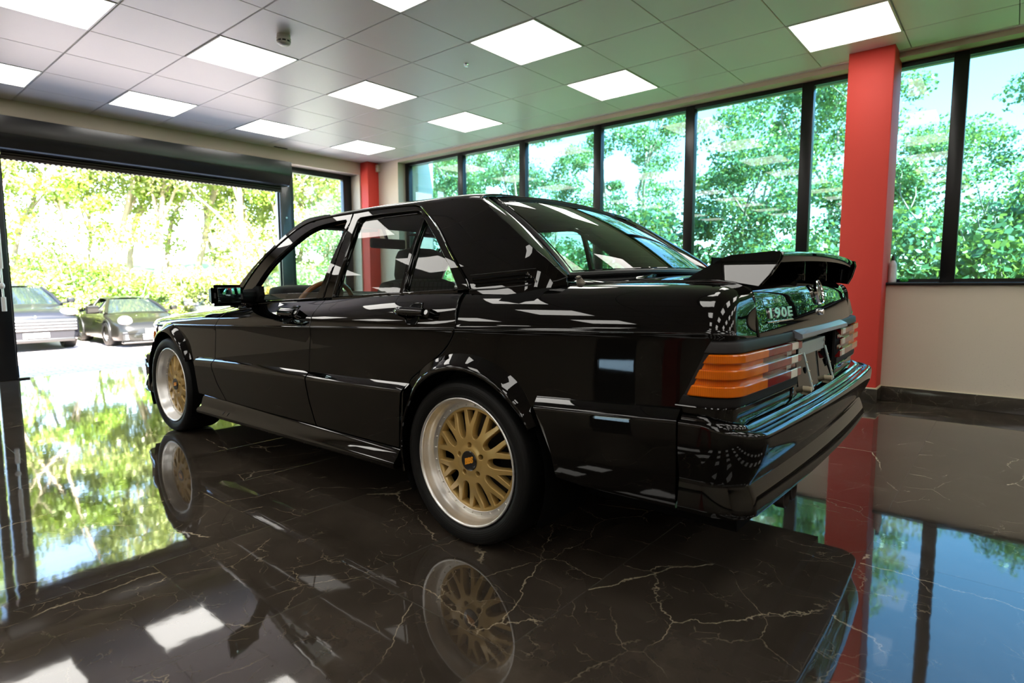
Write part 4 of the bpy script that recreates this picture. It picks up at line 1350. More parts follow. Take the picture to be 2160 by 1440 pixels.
# louvred vent panel on the foot of the rear pillar
for k, (o, sgn) in enumerate(zip(CP, (1, -1))):
    m = MB(); d_ = MB()
    for q in range(3):
        a, b = (.022 - q * .011, .982 - q * .0115), (-.240 - q * .015, 1.001 - q * .0115)
        L_ = []
        D_ = []
        for i in range(15):
            u = i / 14; x = a[0] * (1 - u) + b[0] * u; z = a[1] * (1 - u) + b[1] * u
            y = float(gY(x, z))
            L_.append(((x, sgn * (y + .0045), z - .0045), (x, sgn * (y + .001), z - .006), (x, sgn * (y + .011), z - .0080), (x, sgn * (y + .0035), z - .0092)))
            D_.append(((x, sgn * (y + .0035), z + .001), (x, sgn * (y + .0035), z - .0095)))
        m.grid(L_, cv=True); d_.grid(D_)
        e0 = L_[-1][2]
        MB().tube([(e0[0] - .002, e0[1], e0[2] + .007), (e0[0] - .006, e0[1], e0[2] + .003), (e0[0] - .003, e0[1], e0[2] - .0005)], .0018, 6).build('louvre_tip', M_['chrome'], o)
    v = d_.build('vent', M_['under'], o, fix=False)
    m.build('louvre', PAINT, o)
    t_ = MB().tube([(x, sgn * (float(gY(x, z)) + .003), z) for x, z in ((0.036, 0.993), (-0.111, 1.002), (-0.245, 1.011), (-0.328, 1.020))], .0012, 6)
    t_.build('panel_seam', M_['rubber'], o)
    # trim where the pillar meets the wing
    MB().tube([(x, sgn * (float(gY(x, z)) + .004), z) for x, z in ((0.024, 0.939), (-0.102, 0.944), (-0.239, 0.956), (-0.335, 0.971), (-0.357, 0.983))], .0026, 6).build('foot_trim', M_['rubber'], o)
for sgn in (1, -1):
    ln = smooth_line([(1.910, 0.899), (1.861, 0.970), (1.725, 1.102), (1.554, 1.211), (1.446, 1.266), (1.353, 1.291), (1.217, 1.303), (0.979, 1.309), (0.753, 1.311), (0.549, 1.306), (0.476, 1.297), (0.423, 1.271), (0.290, 1.185), (0.161, 1.072), (0.060, 0.984), (0.024, 0.941)], 5)
    MB().tube([(x, sgn * (float(gY(x, z)) + .006), z) for x, z in ln], .0042, 8).build('drip_moulding', PAINT, CAR)
    # belt line rubbers and the bar in the rear door window
    MB().sweep([(-.006, -.008), (.006, -.006), (.006, .004), (.0, .008), (-.006, .008)], [((x, sgn * (float(eY(x)) - .003), float(eZ(x)) + .002), (0, sgn, 0), (0, 0, 1)) for x in np.linspace(1.69, 1.0, 12)]).build('belt_trim', PAINT, FDOOR[0 if sgn > 0 else 1])
    MB().sweep([(-.006, -.008), (.006, -.006), (.006, .004), (.0, .008), (-.006, .008)], [((x, sgn * (float(eY(x)) - .003), float(eZ(x)) + .002), (0, sgn, 0), (0, 0, 1)) for x in np.linspace(.975, .09, 16)]).build('belt_trim', PAINT, RDOOR[0 if sgn > 0 else 1])
    b0, b1 = (0.421, 0.925), (0.421, 1.254)
    MB().sweep([(-.012, .0), (-.009, .008), (.009, .008), (.012, 0), (.009, -.02), (-.009, -.02)], [((x, sgn * (float(gY(x, z)) - .002), z), (1, 0, 0), (0, sgn, 0)) for x, z in (b0, ((b0[0] + b1[0]) / 2, (b0[1] + b1[1]) / 2), b1)]).build('window_bar', PAINT, RDOOR[0 if sgn > 0 else 1], 25)

# ------------------------------------------------------------------ roof, windscreen, rear window
rE = pchip([.05, .098, .20, .35, .55, .80, 1.02, 1.22, 1.35, 1.43, 1.51], [1.280, 1.290, 1.301, 1.306, 1.306, 1.308, 1.306, 1.302, 1.292, 1.278, 1.255])
rC = pchip([.10, .146, .3, .5, .8, 1.1, 1.3, 1.42, 1.51], [1.326, 1.338, 1.360, 1.376, 1.384, 1.372, 1.348, 1.325, 1.296])
def roof(u, v):
    u = np.asarray(u, float); v = np.asarray(v, float)
    a = np.abs(v)
    s = 1 - a                                   # 0 edge, 1 centre line
    ye, ze, zc = gY(u, rE(u)) + .002, rE(u), rC(u)
    sl = .455 + .15
    h = ye
    P0 = np.stack([ye, ze], -1)
    P1 = P0 + np.stack([-.052 * sl + 0 * ye, .052 + 0 * ye], -1) * .85
    P2 = np.stack([ye * .42, zc + 0 * ye], -1); P3 = np.stack([0 * ye, zc], -1)
    w_ = s[..., None]
    P = P0 * (1 - w_) ** 3 + 3 * P1 * w_ * (1 - w_) ** 2 + 3 * P2 * w_ * w_ * (1 - w_) + P3 * w_ ** 3
    return np.stack([u - .0 * a, np.sign(v) * P[..., 0], P[..., 1]], -1)
vv = np.concatenate([np.linspace(-1, -.72, 14), np.linspace(-.68, .68, 24), np.linspace(.72, 1, 14)])
out = [(.098 + .05 * (1 - v * v), v) for v in np.linspace(-1, 1, 60)] + [(x, 1.0) for x in np.linspace(.13, 1.44, 40)] + [(1.44 + .02 * (1 - v * v), v) for v in np.linspace(1, -1, 60)] + [(x, -1.0) for x in np.linspace(1.42, .13, 40)]
surf_panel('roof', out, roof, PAINT, CAR, vs=vv, vscale=.5, step=.06, sub=.02, gap=.0, edge=.002, center=(.7, 0, .8))
m = MB(); m.grid([[tuple(p) for p in roof(np.full(21, x), np.linspace(-.97, .97, 21)) - [0, 0, .03]] for x in np.linspace(.16, 1.44, 16)])
m.build('headlining', M_['headlining'], CAR)

def patch(A, B, bowx=0.0, bowz=0.0, bul=0.0):
    """glass between lower edge A and upper edge B (half widths, x, z) -> fn(u across -1..1, v up 0..1)"""
    (ya, xa, za, xca, zca), (yb, xb, zb, xcb, zcb) = A, B
    def f(u, v):
        u = np.asarray(u, float); v = np.asarray(v, float)
        y = (ya + (yb - ya) * v) * u
        c = 1 - np.abs(u) ** 2.4
        x0 = xa + (xca - xa) * c; x1 = xb + (xcb - xb) * c
        z0 = za + (zca - za) * c; z1 = zb + (zcb - zb) * c
        k = bul * 4 * v * (1 - v)
        return np.stack([x0 + (x1 - x0) * v - k * .6 * bowx, y, z0 + (z1 - z0) * v + k], -1)
    return f
RG = patch((.612, -.312, .990, -.470, 1.008), (.508, .140, 1.302, .128, 1.332), 1, 0, .018)
sq = lambda m_: [(-1 + m_, m_)] + [(u, m_) for u in np.linspace(-1 + m_, 1 - m_, 30)][1:] + [(1 - m_, v) for v in np.linspace(m_, 1 - m_, 16)][1:] + [(u, 1 - m_) for u in np.linspace(1 - m_, -1 + m_, 30)][1:] + [(-1 + m_, v) for v in np.linspace(1 - m_, m_, 16)][1:-1]
REARW = surf_panel('rear_window', sq(.0), RG, M_['carglass'], CAR, step=.06, sub=.03, vscale=.6, gap=.0, deep=.005, center=(.2, 0, .6))
# black seal round the rear window
def edge_line(f, pts): return [tuple(f(np.array([a]), np.array([b]))[0]) for a, b in pts]
pl = [(-1, v) for v in np.linspace(0, 1, 12)] + [(u, 1) for u in np.linspace(-1, 1, 24)][1:] + [(1, v) for v in np.linspace(1, 0, 12)][1:] + [(u, 0) for u in np.linspace(1, -1, 24)][1:-1]
MB().tube(edge_line(RG, pl), .011, 8, closed=True).build('window_seal', M_['satin'], REARW)
MB().tube(edge_line(lambda u, v: RG(u, v) + np.array([[-.006, 0, .009]]), [(a * .985, .012 + b * .976) for a, b in pl]), .0022, 6, closed=True).build('chrome_bead', PAINT, REARW)
# heater wires
m = MB()
for k in range(13):
    v = .1 + .065 * k
    m.tube(edge_line(lambda u, v_: RG(u, v_) - np.array([[0, 0, .003]]), [(u, v) for u in np.linspace(-.86, .86, 16)]), .0006, 4)
m.build('heater_wire', M_['satin'], REARW)
# painted pillar return between rear pillar and window
for sgn in (1, -1):
    rows = []
    for (x, z), v in zip(smooth_line([(-0.353, 0.985), (-0.274, 1.059), (-0.169, 1.128), (-0.042, 1.210), (0.080, 1.286)], 5), np.linspace(0, 1, 21)):
        a = np.array([x, float(gY(x, z)) + .001, z]); b = RG(np.array([1.0]), np.array([v]))[0]
        rows.append([tuple(p * [1, sgn, 1]) for p in (a - [0, .004, .012], a, a * .6 + b * .4 + [-.004, 0, .008], b + [.004, .002, .003], b - [0, 0, .02])])
    MB().grid(rows).build('pillar_return', PAINT, CP[0 if sgn > 0 else 1], 40)
WS = patch((.715, 1.965, .868, 2.075, .900), (.55, 1.462, 1.283, 1.462, 1.318), -1, 0, .012)
WSC = surf_panel('windscreen', sq(.0), WS, M_['carglass_s'], CAR, step=.08, sub=.04, vscale=.6, gap=.0, deep=.005, center=(1.2, 0, .6))
MB().tube(edge_line(WS, pl), .010, 8, closed=True).build('window_seal', M_['satin'], WSC)

# ------------------------------------------------------------------ boot lid
LW = .630
lp = [(-.462, .978), (-.60, .984), (-.75, .982), (-.86, .975), (-.905, .966), (-.930, .952), (-.944, .930), (-.951, .905), (-.958, .87), (-.963, .84), (-.966, .818), (-.964, .806), (-.955, .800)]
lpd = np.concatenate([[0], np.cumsum(np.linalg.norm(np.diff(np.array(lp), axis=0), axis=1))]); lpd /= lpd[-1]
lX, lZ = pchip(lpd, [p[0] for p in lp]), pchip(lpd, [p[1] for p in lp])
def lid(u, v):
    u = np.asarray(u, float); v = np.asarray(v, float)
    y = u * LW
    x = lX(v); z = lZ(v)
    c = 1 - np.abs(u) ** 2.2
    k = np.clip((x + .90) / .25, 0, 1); k = k * k * (3 - 2 * k)
    rear = 1 - np.clip((x + .955) / .12, 0, 1)
    z = z + (c - .55) * .022 * k - (1 - c) * .006 * (1 - k) + .012 * c * (1 - k) * np.clip((z - .80) / .16, 0, 1)
    x = x - .022 * c * rear - .05 * c * np.clip((x + .60) / .14, 0, 1) ** 2 * 0
    return np.stack([x, y, z], -1)
vs_l = np.concatenate([np.linspace(.03, .62, 12), np.linspace(.64, .95, 26), [.96, .968, .975, .982, .988]])
LID = surf_panel('boot_lid', [(u, 0.0) for u in np.linspace(-1, 1, 40)] + [(1, v) for v in np.linspace(.02, 1, 50)] + [(u, 1.0) for u in np.linspace(.96, -1, 40)] + [(-1, v) for v in np.linspace(.98, .02, 50)],
                 lid, PAINT, CAR, vs=vs_l, us=np.linspace(-.975, .975, 80), vscale=.6, sub=.014, deep=.007, center=(-.6, 0, .7))
# scuttle below the rear window and a dark well under the lid gap
m = MB()
for sgn in (1,):
    rows = []
    for u in np.linspace(-1, 1, 41):
        a = RG(np.array([u]), np.array([0.0]))[0]; b = lid(np.array([u]), np.array([0.0]))[0]
        rows.append([tuple(a + [.02, 0, -.004]), tuple(a + [-.006, 0, -.010]), tuple((a + b) / 2 + [0, 0, -.004]), tuple(b + [.006, 0, -.001]), tuple(b + [.004, 0, -.02])])
    lo_ = lambda r, s_: [(x, s_ * .640, min(z, .972) - .004) for x, y, z in r]
    rows = [lo_(rows[0], -1)] + rows + [lo_(rows[-1], 1)]
    m.grid(rows)
m.build('rear_scuttle', PAINT, CAR, 50)
m = MB(); m.grid([[tuple(p - np.array([-.022 * float(v > .6), 0, .016])) for p in lid(np.linspace(-1.02, 1.02, 21), np.full(21, v))] for v in np.linspace(0, 1, 16)])
m.build('lid_channel', M_['under'], CAR)
# number plate recess with its bare bracket
RP = MB()
rows = []
for y in np.linspace(-.300, .300, 25):
    b = .005 * (1 - (y / .3) ** 2)
    rows.append([(-.945 - b, y, .802), (-.942 - b, y, .788), (-.945 - b, y, .75), (-.968 - b, y, .62), (-.976 - b, y, .575), (-.90, y, .56)])
RP.grid(rows)
RP = RP.build('plate_recess', PAINT, LID, 40)
for sgn in (1, -1):
    MB().sweep([(0, 0), (.022, 0), (.022, .008), (0, .016)], [((-.958, sgn * .300, z), (-1, 0, 0), (0, sgn, 0)) for z in (.575, .66)]).build('recess_edge', PAINT, LID)
HN = MB().sweep([(-.975, .792), (-1.003, .783), (-1.012, .788), (-1.010, .800), (-.985, .812), (-.965, .812)], [((0, y, 0), (1, 0, 0), (0, 0, 1)) for y in (-.345, -.335, -.1, .1, .335, .345)])
HN.build('boot_handle', M_['lilac'], LID, 25)
BR = empty('plate_bracket', parent=CAR)
BR2 = MB().box(-.968, -.964, -.17, .205, .712, .757, .001)
BR2.box(-.964, -.945, -.17, .205, .753, .757)
BR2.build('bracket_plate', M_['plate'], BR)
for y in (-.165, .150):
    MB().sweep([(-.009, 0), (.009, 0), (.009, .004), (-.009, .004)], [((-.968, y, .722), (0, 1, 0), (-1, 0, 0)), ((-1.0, y - .012, .596), (0, 1, 0), (-1, 0, 0)), ((-.992, y - .012, .588), (0, 1, 0), (-1, 0, -1))]).build('bracket_bar', M_['plate'], BR)
    for z in (.69, .66, .625): MB().lathe([(0, -.0045), (.003, -.004), (.003, 0)], 8, 'X', (-.971 - .033 * (.722 - z) / .126, y - .012 * (.722 - z) / .126, z)).build('bracket_screw', M_['cream'], BR)
    MB().lathe([(0, -.012), (.009, -.011), (.010, 0), (.010, .02)], 12, 'X', (-.990, y + .004, .598)).build('bracket_clip', M_['cream'], BR)
    MB().lathe([(0, -.003), (.011, -.003), (.012, 0)], 16, 'X', (-.966, y - .045, .655)).build('recess_plug', M_['under'], RP)
for y, z in ((.19, .745), (.19, .726), (-.155, .745), (-.155, .726), (.16, .719)): MB().lathe([(0, -.004), (.006, -.003), (.007, 0)], 10, 'X', (-.9675, y, z)).build('bracket_rivet', M_['steel'], BR)

# three-pointed star in a ring, lock and lettering on the lid
def on_lid(y, z):
    """point and outward normal of the lid's rear face"""
    v = np.linspace(.6, 1, 300); P = lid(np.full(300, y / LW), v)
    i = int(np.argmin(np.abs(P[:, 2] - z)))
    return Vector(P[i]), Vector((P[i][0] - P[max(0, i - 2)][0], 0, 0))
p, _ = on_lid(0, .926)
ST = empty('star_badge', (p.x - .006, 0, .928), parent=CAR)
ST.rotation_euler = (0, math.radians(13), 0)
r_ = .042
MB().lathe([(r_ - .0035, 0), (r_ - .003, -.0055), (r_, -.0075), (r_ + .0035, -.0055), (r_ + .004, .004)], 48, 'X').build('ring', M_['chrome'], ST)
m = MB()
for k in range(3):
    a = PI / 2 + k * 2 * PI / 3
    dy, dz = math.cos(a), math.sin(a); py, pz = -dz, dy
    tip = (-.003, dy * r_, dz * r_); l = (-.001, py * .0075 + dy * .004, pz * .0075 + dz * .004); rr_ = (-.001, -py * .0075 + dy * .004, -pz * .0075 + dz * .004)
    c = (-.0085, 0, 0); b_ = len(m.V)
    m.V += [c, l, tip, rr_]; m.F += [(b_, b_ + 1, b_ + 2), (b_, b_ + 2, b_ + 3)]
m.build('star', M_['chrome'], ST, 10)
p, _ = on_lid(0, .858)
LK = MB().lathe([(0, -.012), (.009, -.012), (.012, -.008), (.013, .006)], 20, 'X', (p.x, 0, .858))
LK.box(p.x - .006, p.x + .006, -.022, .022, .853, .866, .004)
LK.build('boot_lock', M_['chrome'], LID)
def lettering(body, yc, zc, size, name, mat, width=None):
    me = text_mesh(body, size, .0022, 0.0, .0012, 1.12)
    v = np.array([x.co[:] for x in me.vertices])
    wd = v[:, 0].max() - v[:, 0].min(); sx = (width / wd) if width else 1
    for x in me.vertices:
        y, z = yc - x.co.x * sx, zc + x.co.y
        q, _ = on_lid(y, z)
        x.co = (q.x - .003 - x.co.z, y, z)
    me.materials.append(mat)
    return link(name, me, LID)
lettering('190E', .455, .872, .040, 'boot_lettering', M_['brightmetal'], .195)
rows = []
for y in np.linspace(.565, .345, 14):
    q, _ = on_lid(y, .848); rows.append([(q.x + .001, y, .851), (q.x - .004, y, .8495), (q.x - .004, y, .8465), (q.x + .001, y, .845)])
m.grid(rows); m.build('lettering_bar', M_['chrome'], LID)
# little plastic tag caught in the boot-lid seam, aerial foot on the deck
bm = bmesh.new(); bmesh.ops.create_cone(bm, segments=12, radius1=.017, radius2=.005, depth=.036, cap_ends=True)
for v in bm.verts: v.co.x += .003 * math.sin(v.co.z * 300 + v.co.y * 200); v.co.y *= .55
TGm = MB().bm(bm).build('seam_wrap', M_['paper'], None, 30, loc=(0, 0, 0))
TGm.parent = CAR; TGm.scale = (1.25, 1.25, 1.25); TGm.location = (-.395, .672, .968); TGm.rotation_euler = (math.radians(-38), 0, 0)
tw = MB().tube([(.008 * math.cos(a), .006 * math.sin(a), .014) for a in np.linspace(0, 6, 14)], .0014, 6); tw.build('wire_tie', M_['rubber'], TGm)
MB().box(-.60, -.57, -.012, .012, 1.0, 1.018, .004).build('aerial_foot', M_['satin'], CAR)

# ------------------------------------------------------------------ boot spoiler
def spoiler():
    rows = []
    for u in np.linspace(-1, 1, 49):
        a = abs(u); s = 1 if u >= 0 else -1
        y = s * .548 * a
        bow = (1 - a ** 2)
        zt = 1.050 + .014 * bow - .006 * max(0, a - .9) / .1
        xr = -.985 - .03 * bow
        zr = 1.046 + .014 * bow
        xf = -.845 + .02 * bow; zf = 1.036 + .012 * bow
        xb = -.742 + .06 * bow; zb_ = .972 + .012 * bow
        th = .026
        rows.append([(xb, y, zb_ - .012), (xb - .012, y, zb_ + .002), ((xb + xf) / 2, y, (zb_ + zf) / 2 + .004), (xf + .008, y, zf - .003), (xf - .012, y, zf + .004), ((xf + xr) / 2, y, zt + .002), (xr + .012, y, zr + .0035), (xr - .001, y, zr - .001),
                     (xr - .002, y, zr - .008), (xr + .004, y, zr - th), (xr + .02, y, zr - th - .003), (xf - .01, y, zf - .02), (xb - .025, y, zb_ - .012)])
    m = MB().grid(rows, cv=True)
    sp = m.build('spoiler', PAINT, CAR, 30)
    for s in (1, -1):
        # end plates leaning in, solid wedges
        o = [(-.730, .966), (-.760, .985), (-.838, 1.036), (-.853, 1.041), (-.92, 1.046), (-.972, 1.050), (-.988, 1.048), (-.990, 1.030), (-.972, .985), (-.955, .958), (-.93, .962), (-.85, .966)]
        def f(u, v, h):
            k = (v - .96) / .09
            return (u, s * ((.622 - .072 * k) - h), v)
        pm = MB().prism(o, 0, .030, f)
        bm = bmesh.new()
        me = raw_mesh('t', pm.V, pm.F, None, smooth=False); bm.from_mesh(me)
        bmesh.ops.bevel(bm, geom=[e for e in bm.edges if len(e.link_faces) == 2 and e.calc_face_angle(0) > .9], offset=.005, segments=3, affect='EDGES')
        MB().bm(bm).build('end_plate', PAINT, sp, 32)
        rib = MB().box(-.965, -.80, s * .16 - .004, s * .16 + .004, .968, 1.034, .002)
        rib.build('rib', PAINT, sp)
    MB().box(-.80, -.795, -.56, .56, .97, 1.04).build('inner_back', M_['under'], sp)
spoiler()

# ------------------------------------------------------------------ tail lamps
def lamp_pt(t, z, off, sgn=1):
    th = min(max((XC - t) / RC, 0), PI / 2); over = max(0, (XC - t) - RC * PI / 2)
    if t > XC: p, n = (t, float(yS(t))), (0, 1)
    elif over > 0:
        y = YC - over; p, n = (XC - RC - .022 * (1 - (y / YC) ** 2), y), (-1, 0)
    else: p, n = (XC - RC * math.sin(th), YC + RC * math.cos(th)), (-math.sin(th), math.cos(th))
    return (p[0] + n[0] * off, sgn * (p[1] + n[1] * off), z)
def t_of_y(y): return XC - RC * PI / 2 - (YC - y)
RIB = [(.664, .004), (.665, .0235), (.6675, .0255), (.6905, .0255), (.693, .0235), (.6935, .011), (.7105, .011), (.711, .0235), (.7135, .0255), (.7335, .0255), (.736, .0235), (.7365, .011), (.7525, .011), (.753, .0235), (.7555, .0255), (.774, .0255), (.7765, .0235), (.777, .004)]
def t_front(z): return -.855 - .46 * (z - .671)
def lens(name, ta, tb, mat, parent, sgn, band=None, n=24, lift=0.0):
    rib = [r for r in RIB if band is None or band[0] - 1e-4 <= r[0] <= band[1] + 1e-4]
    rows = []
    for i in range(n + 1):
        u = i / n
        row = []
        for z, o in rib:
            a = ta(z) if callable(ta) else ta; b = tb(z) if callable(tb) else tb
            row.append(lamp_pt(a * (1 - u) + b * u, z, o + lift, sgn))
        rows.append(row)
    m = MB().grid(rows)
    b = len(rib)
    m.F.append(tuple(range(b))); m.F.append(tuple(n * b + i for i in reversed(range(b))))
    return m.build(name, mat, parent, 25)
for sgn in (1, -1):
    m = MB(); rows = []
    tin = t_of_y(.290)
    ts = list(np.linspace(0, 1, 40))
    for u in ts:
        row = []
        for z, o in ((.632, -.003), (.634, .011), (.640, .0145), (.660, .0145), (.663, .008), (.70, .006), (.778, .006), (.781, .016), (.802, .0145), (.808, .010), (.810, -.003)):
            a = t_front(z) + .014 - max(0, .64 - z) * .5
            row.append(lamp_pt(a * (1 - u) + tin * u, z, o, sgn))
        rows.append(row)
    m.grid(rows); b = len(rows[0])
    m.F.append(tuple(range(b))); m.F.append(tuple(39 * b + i for i in reversed(range(b))))
    TL = m.build('tail_lamp', M_['lampgrey'], CAR, 35)
    ya, yb, yc, yd, ye = .610, .535, .400, .335, .296
    lens('amber_lens', t_front, t_of_y(ya), M_['amber'], TL, sgn, n=34)
    lens('red_lens', t_of_y(ya), t_of_y(yc + .0), M_['redlens'], TL, sgn, n=14)
    # red with white squares that step between raised and sunk bands
    for (z0, z1, raised) in ((.664, .693, 1), (.6935, .7105, 0), (.711, .736, 1), (.7365, .7525, 0), (.753, .777, 1)):
        q0, q1 = (yc, yd) if raised else (yc + .0, yd + .02)
        lens('reverse_lens', t_of_y(q0), t_of_y(q1), M_['clearlens'], TL, sgn, (z0, z1), 3)
        lens('red_lens', t_of_y(q1), t_of_y(ye if raised else ye + .012), M_['redlens'], TL, sgn, (z0, z1), 3)
    # bright line along the foot of the lamp surround
    MB().tube([lamp_pt(t_front(.63) + .02 + (tin - t_front(.63) - .02) * u, .633, .0125, sgn) for u in np.linspace(0, 1, 40)], .0022, 6).build('surround_bead', PAINT, TL)

# panel below the lamps (closes the tail down to the bumper)
m = MB(); rows = []
for t in np.linspace(-.84, t_of_y(.30), 40):
    rows.append([lamp_pt(t, z, o) for z, o in ((.64, .001), (.60, .002), (.56, .004), (.50, -.02))])
m.grid(rows)
m.build('tail_panel', PAINT, CAR, 40); m.flipy().build('tail_panel', PAINT, CAR, 40)
# ------------------------------------------------------------------ rear bumper and apron
def sweep_wrap(prof, ts, sgn=1, k=lambda t: 1.0):
    rows = []
    for t in ts:
        rows.append([lamp_pt(t, z + dz * max(0, min(1, (t - XC + RC * PI / 2) / (RC * PI / 2))), o * k(t), sgn) for o, z, dz in prof])
    return rows
def kb(t):
    th = min(max((XC - t) / (RC * PI / 2), 0), 1)
    th = th * th * (3 - 2 * th)
    return .40 + .60 * th
bp = [(-.03, .592, .02), (.004, .592, .02), (.022, .590, .02), (.034, .586, .02), (.039, .580, .02), (.041, .573, .02), (.046, .570, .02), (.056, .569, .02), (.064, .573, .02), (.071, .5765, .02), (.080, .576, .02), (.087, .571, .02), (.0895, .562, .02), (.089, .545, .01),
      (.086, .52, 0), (.075, .49, 0), (.058, .455, 0), (.048, .438, 0), (.046, .430, 0), (.050, .422, 0), (.060, .395, 0), (.067, .372, 0), (.069, .358, 0), (.067, .350, 0), (.060, .345, 0), (.03, .343, 0), (-.06, .36, 0)]
ts = list(np.linspace(-.835, XC, 4)) + list(np.linspace(XC, XC - RC * PI / 2, 22))[1:] + [t_of_y(y) for y in np.linspace(YC, -YC, 40)][1:]
L_ = sweep_wrap(bp, ts[:26], 1, kb)
mid = []
for y in np.linspace(YC, -YC, 40)[1:-1]:
    mid.append([lamp_pt(t_of_y(y), z, o, 1) for o, z, dz in bp])
Rr = [[(x, -y, z) for x, y, z in r] for r in reversed(L_)]
rows = L_ + mid + Rr
m = MB().grid(rows)
b = len(bp)
m.F.append(tuple(range(b))); m.F.append(tuple((len(rows) - 1) * b + i for i in reversed(range(b))))
BUMP = m.build('rear_bumper', PAINT, CAR, 38)
# side pieces between the rear arches and the bumper
def xarch(z): return float(np.interp(z, [.343, .377, .487, .566, .61], [-.432, -.424, -.395, -.345, -.335]))
for sgn in (1, -1):
    rows = []
    for i in range(15):
        u = i / 14; row = []
        for k_, (dz, o) in enumerate(((.034, -.003), (.031, .002), (.006, .027), (.0, .0305), (-.008, .032), (-.06, .031), (-.14, .027), (None, .028), (None, .024), (None, -.03))):
            zg = float(zl(-.34 - .50 * u)) + (dz if dz is not None else 0)
            z = zg if dz is not None else (.372, .352, .35)[k_ - 7] - .008 * min(1, u * 4)
            x = xarch(z) * (1 - u) - .826 * u
            y = float(side_y(max(x, -.79), max(z, .5))) + o
            row.append((x, sgn * y, z))
        rows.append(row)
    m = MB().grid(rows); b = len(rows[0])
    m.F.append(tuple(range(b))); m.F.append(tuple(14 * b + i for i in reversed(range(b))))
    m.build('wing_cladding', PAINT, QUARTER[0 if sgn > 0 else 1], 28)
# tail pipes, floor pan, boot floor
m = MB()
for y in (.47, .385):
    m.lathe([(.028, .12), (.030, -.985 + .985), (.0335, -.004), (.0335, -.03), (.030, -.032), (.0285, -.02), (.027, .10)], 24, 'X', (-.985, y, .312))
    m.tube([(-.86, y, .312), (-.6, y - .03, .32), (-.3, .3, .30)], .026, 10)
EX = m.build('exhaust', simple('sooty exhaust pipe', (.05, .04, .035), .45, metal=.8), CAR, 40)
m = MB().box(-.86, -.45, .1, .62, .26, .40, .05)
m.build('silencer', M_['under'], EX)
m = MB()
m.box(-.90, 3.05, -.56, .56, .20, .26); m.box(1.9, 3.10, -.56, .56, .15, .26); m.box(.44, 2.22, -.78, .78, .235, .30); m.box(-.92, -.42, -.79, .79, .40, .44)
m.box(-.85, 2.95, -.55, .55, .26, .33)
m.build('floor_pan', M_['under'], CAR)
m = MB()
m.box(-.40, -.36, -.60, .60, .40, .95); m.box(2.02, 2.06, -.70, .70, .30, .84); m.box(-.38, .05, -.60, .60, .905, .93)
m.box(2.1, 3.0, -.50, .50, .33, .60)
m.build('bulkhead', M_['cabin'], CAR)

# ------------------------------------------------------------------ nose
def hood(u, v):
    u = np.asarray(u, float); v = np.asarray(v, float)
    c = 1 - np.abs(v) ** 2.2
    fr = np.clip((u - 2.9) / .32, 0, 1)
    return np.stack([u + .05 * c * fr, v * eY(u), eZ(u) + c * (.035 - .012 * fr)], -1)
surf_panel('bonnet', [(x, 1.0) for x in np.linspace(2.02, 3.17, 30)] + [(3.17, v) for v in np.linspace(.97, -1, 30)] + [(x, -1.0) for x in np.linspace(3.13, 2.02, 30)] + [(2.02 + .03 * (1 - v * v), v) for v in np.linspace(-.97, .97, 30)],
           hood, PAINT, CAR, us=np.arange(2.06, 3.15, .05), vs=np.linspace(-.95, .95, 26), vscale=.7, sub=.03, center=(2.6, 0, .4))
m = MB(); m.grid([[tuple(p - np.array([0, 0, .015])) for p in hood(np.full(15, x), np.linspace(-1.03, 1.03, 15))] for x in np.linspace(2.0, 3.16, 12)])
m.build('bonnet_liner', M_['under'], CAR)
m = MB(); m.grid([[(1.95 + .10 * (1 - v * v), v * .72, .868 + .03 * (1 - v * v)), (2.03 + .03 * (1 - v * v), v * .705, .835 + .035 * (1 - v * v)), (2.05, v * .70, .80)] for v in np.linspace(-1, 1, 21)])
m.build('wiper_cowl', M_['satin'], CAR)
def nx(y): return 3.155 + .10 * (1 - (y / .70) ** 2)
def nose(z0, z1, y0, y1, o0, n=14):
    return [[(nx(y) + o0, y, z0), (nx(y) + o0 + .006, y, (z0 + z1) / 2), (nx(y) + o0, y, z1)] for y in np.linspace(y0, y1, n)]
MB().grid([[(nx(y) - .05, y, .48), (nx(y) - .03, y, .50), (nx(y) - .03, y, .66), (nx(y) - .02, y, .70)] for y in np.linspace(-.71, .71, 30)]).build('front_panel', M_['satin'], CAR)
GR = empty('radiator_grille', parent=CAR)
gm = MB().grid(nose(.505, .515, -.25, .25, .02)); gm.grid(nose(.685, .70, -.27, .27, .02))
for s in (1, -1): gm.tube([(nx(.25) + .02, s * .25, .51), (nx(.27) + .02, s * .27, .692)], .009, 8)
gm.build('grille_frame', M_['chrome'], GR)
gm = MB()
for k in range(6): gm.grid(nose(.53 + k * .026, .542 + k * .026, -.245, .245, .005))
gm.build('grille_slat', M_['satin'], GR)
for sgn in (1, -1):
    h = MB().grid(nose(.515, .675, sgn * .30, sgn * .66, .0)).build('headlamp', M_['headlens'], CAR)
    ind = MB()
    rows = []
    for u in np.linspace(0, 1, 12):
        a = Vector((nx(.66) + .012, .665, 0)); b_ = Vector((3.175, .752, 0)); c_ = Vector((3.030, .786, 0))
        q = a * (1 - u) ** 2 + b_ * 2 * u * (1 - u) + c_ * u * u
        rows.append([(q.x - .03, sgn * (q.y - .02), .505), (q.x, sgn * q.y, .508), (q.x + .004, sgn * (q.y + .003), .57), (q.x, sgn * q.y, .640), (q.x - .03, sgn * (q.y - .02), .643)])
    m = MB().grid(rows); m.F.append(tuple(range(5))); m.F.append(tuple(55 + i for i in reversed(range(5))))
    m.build('indicator', M_['amber'], CAR)
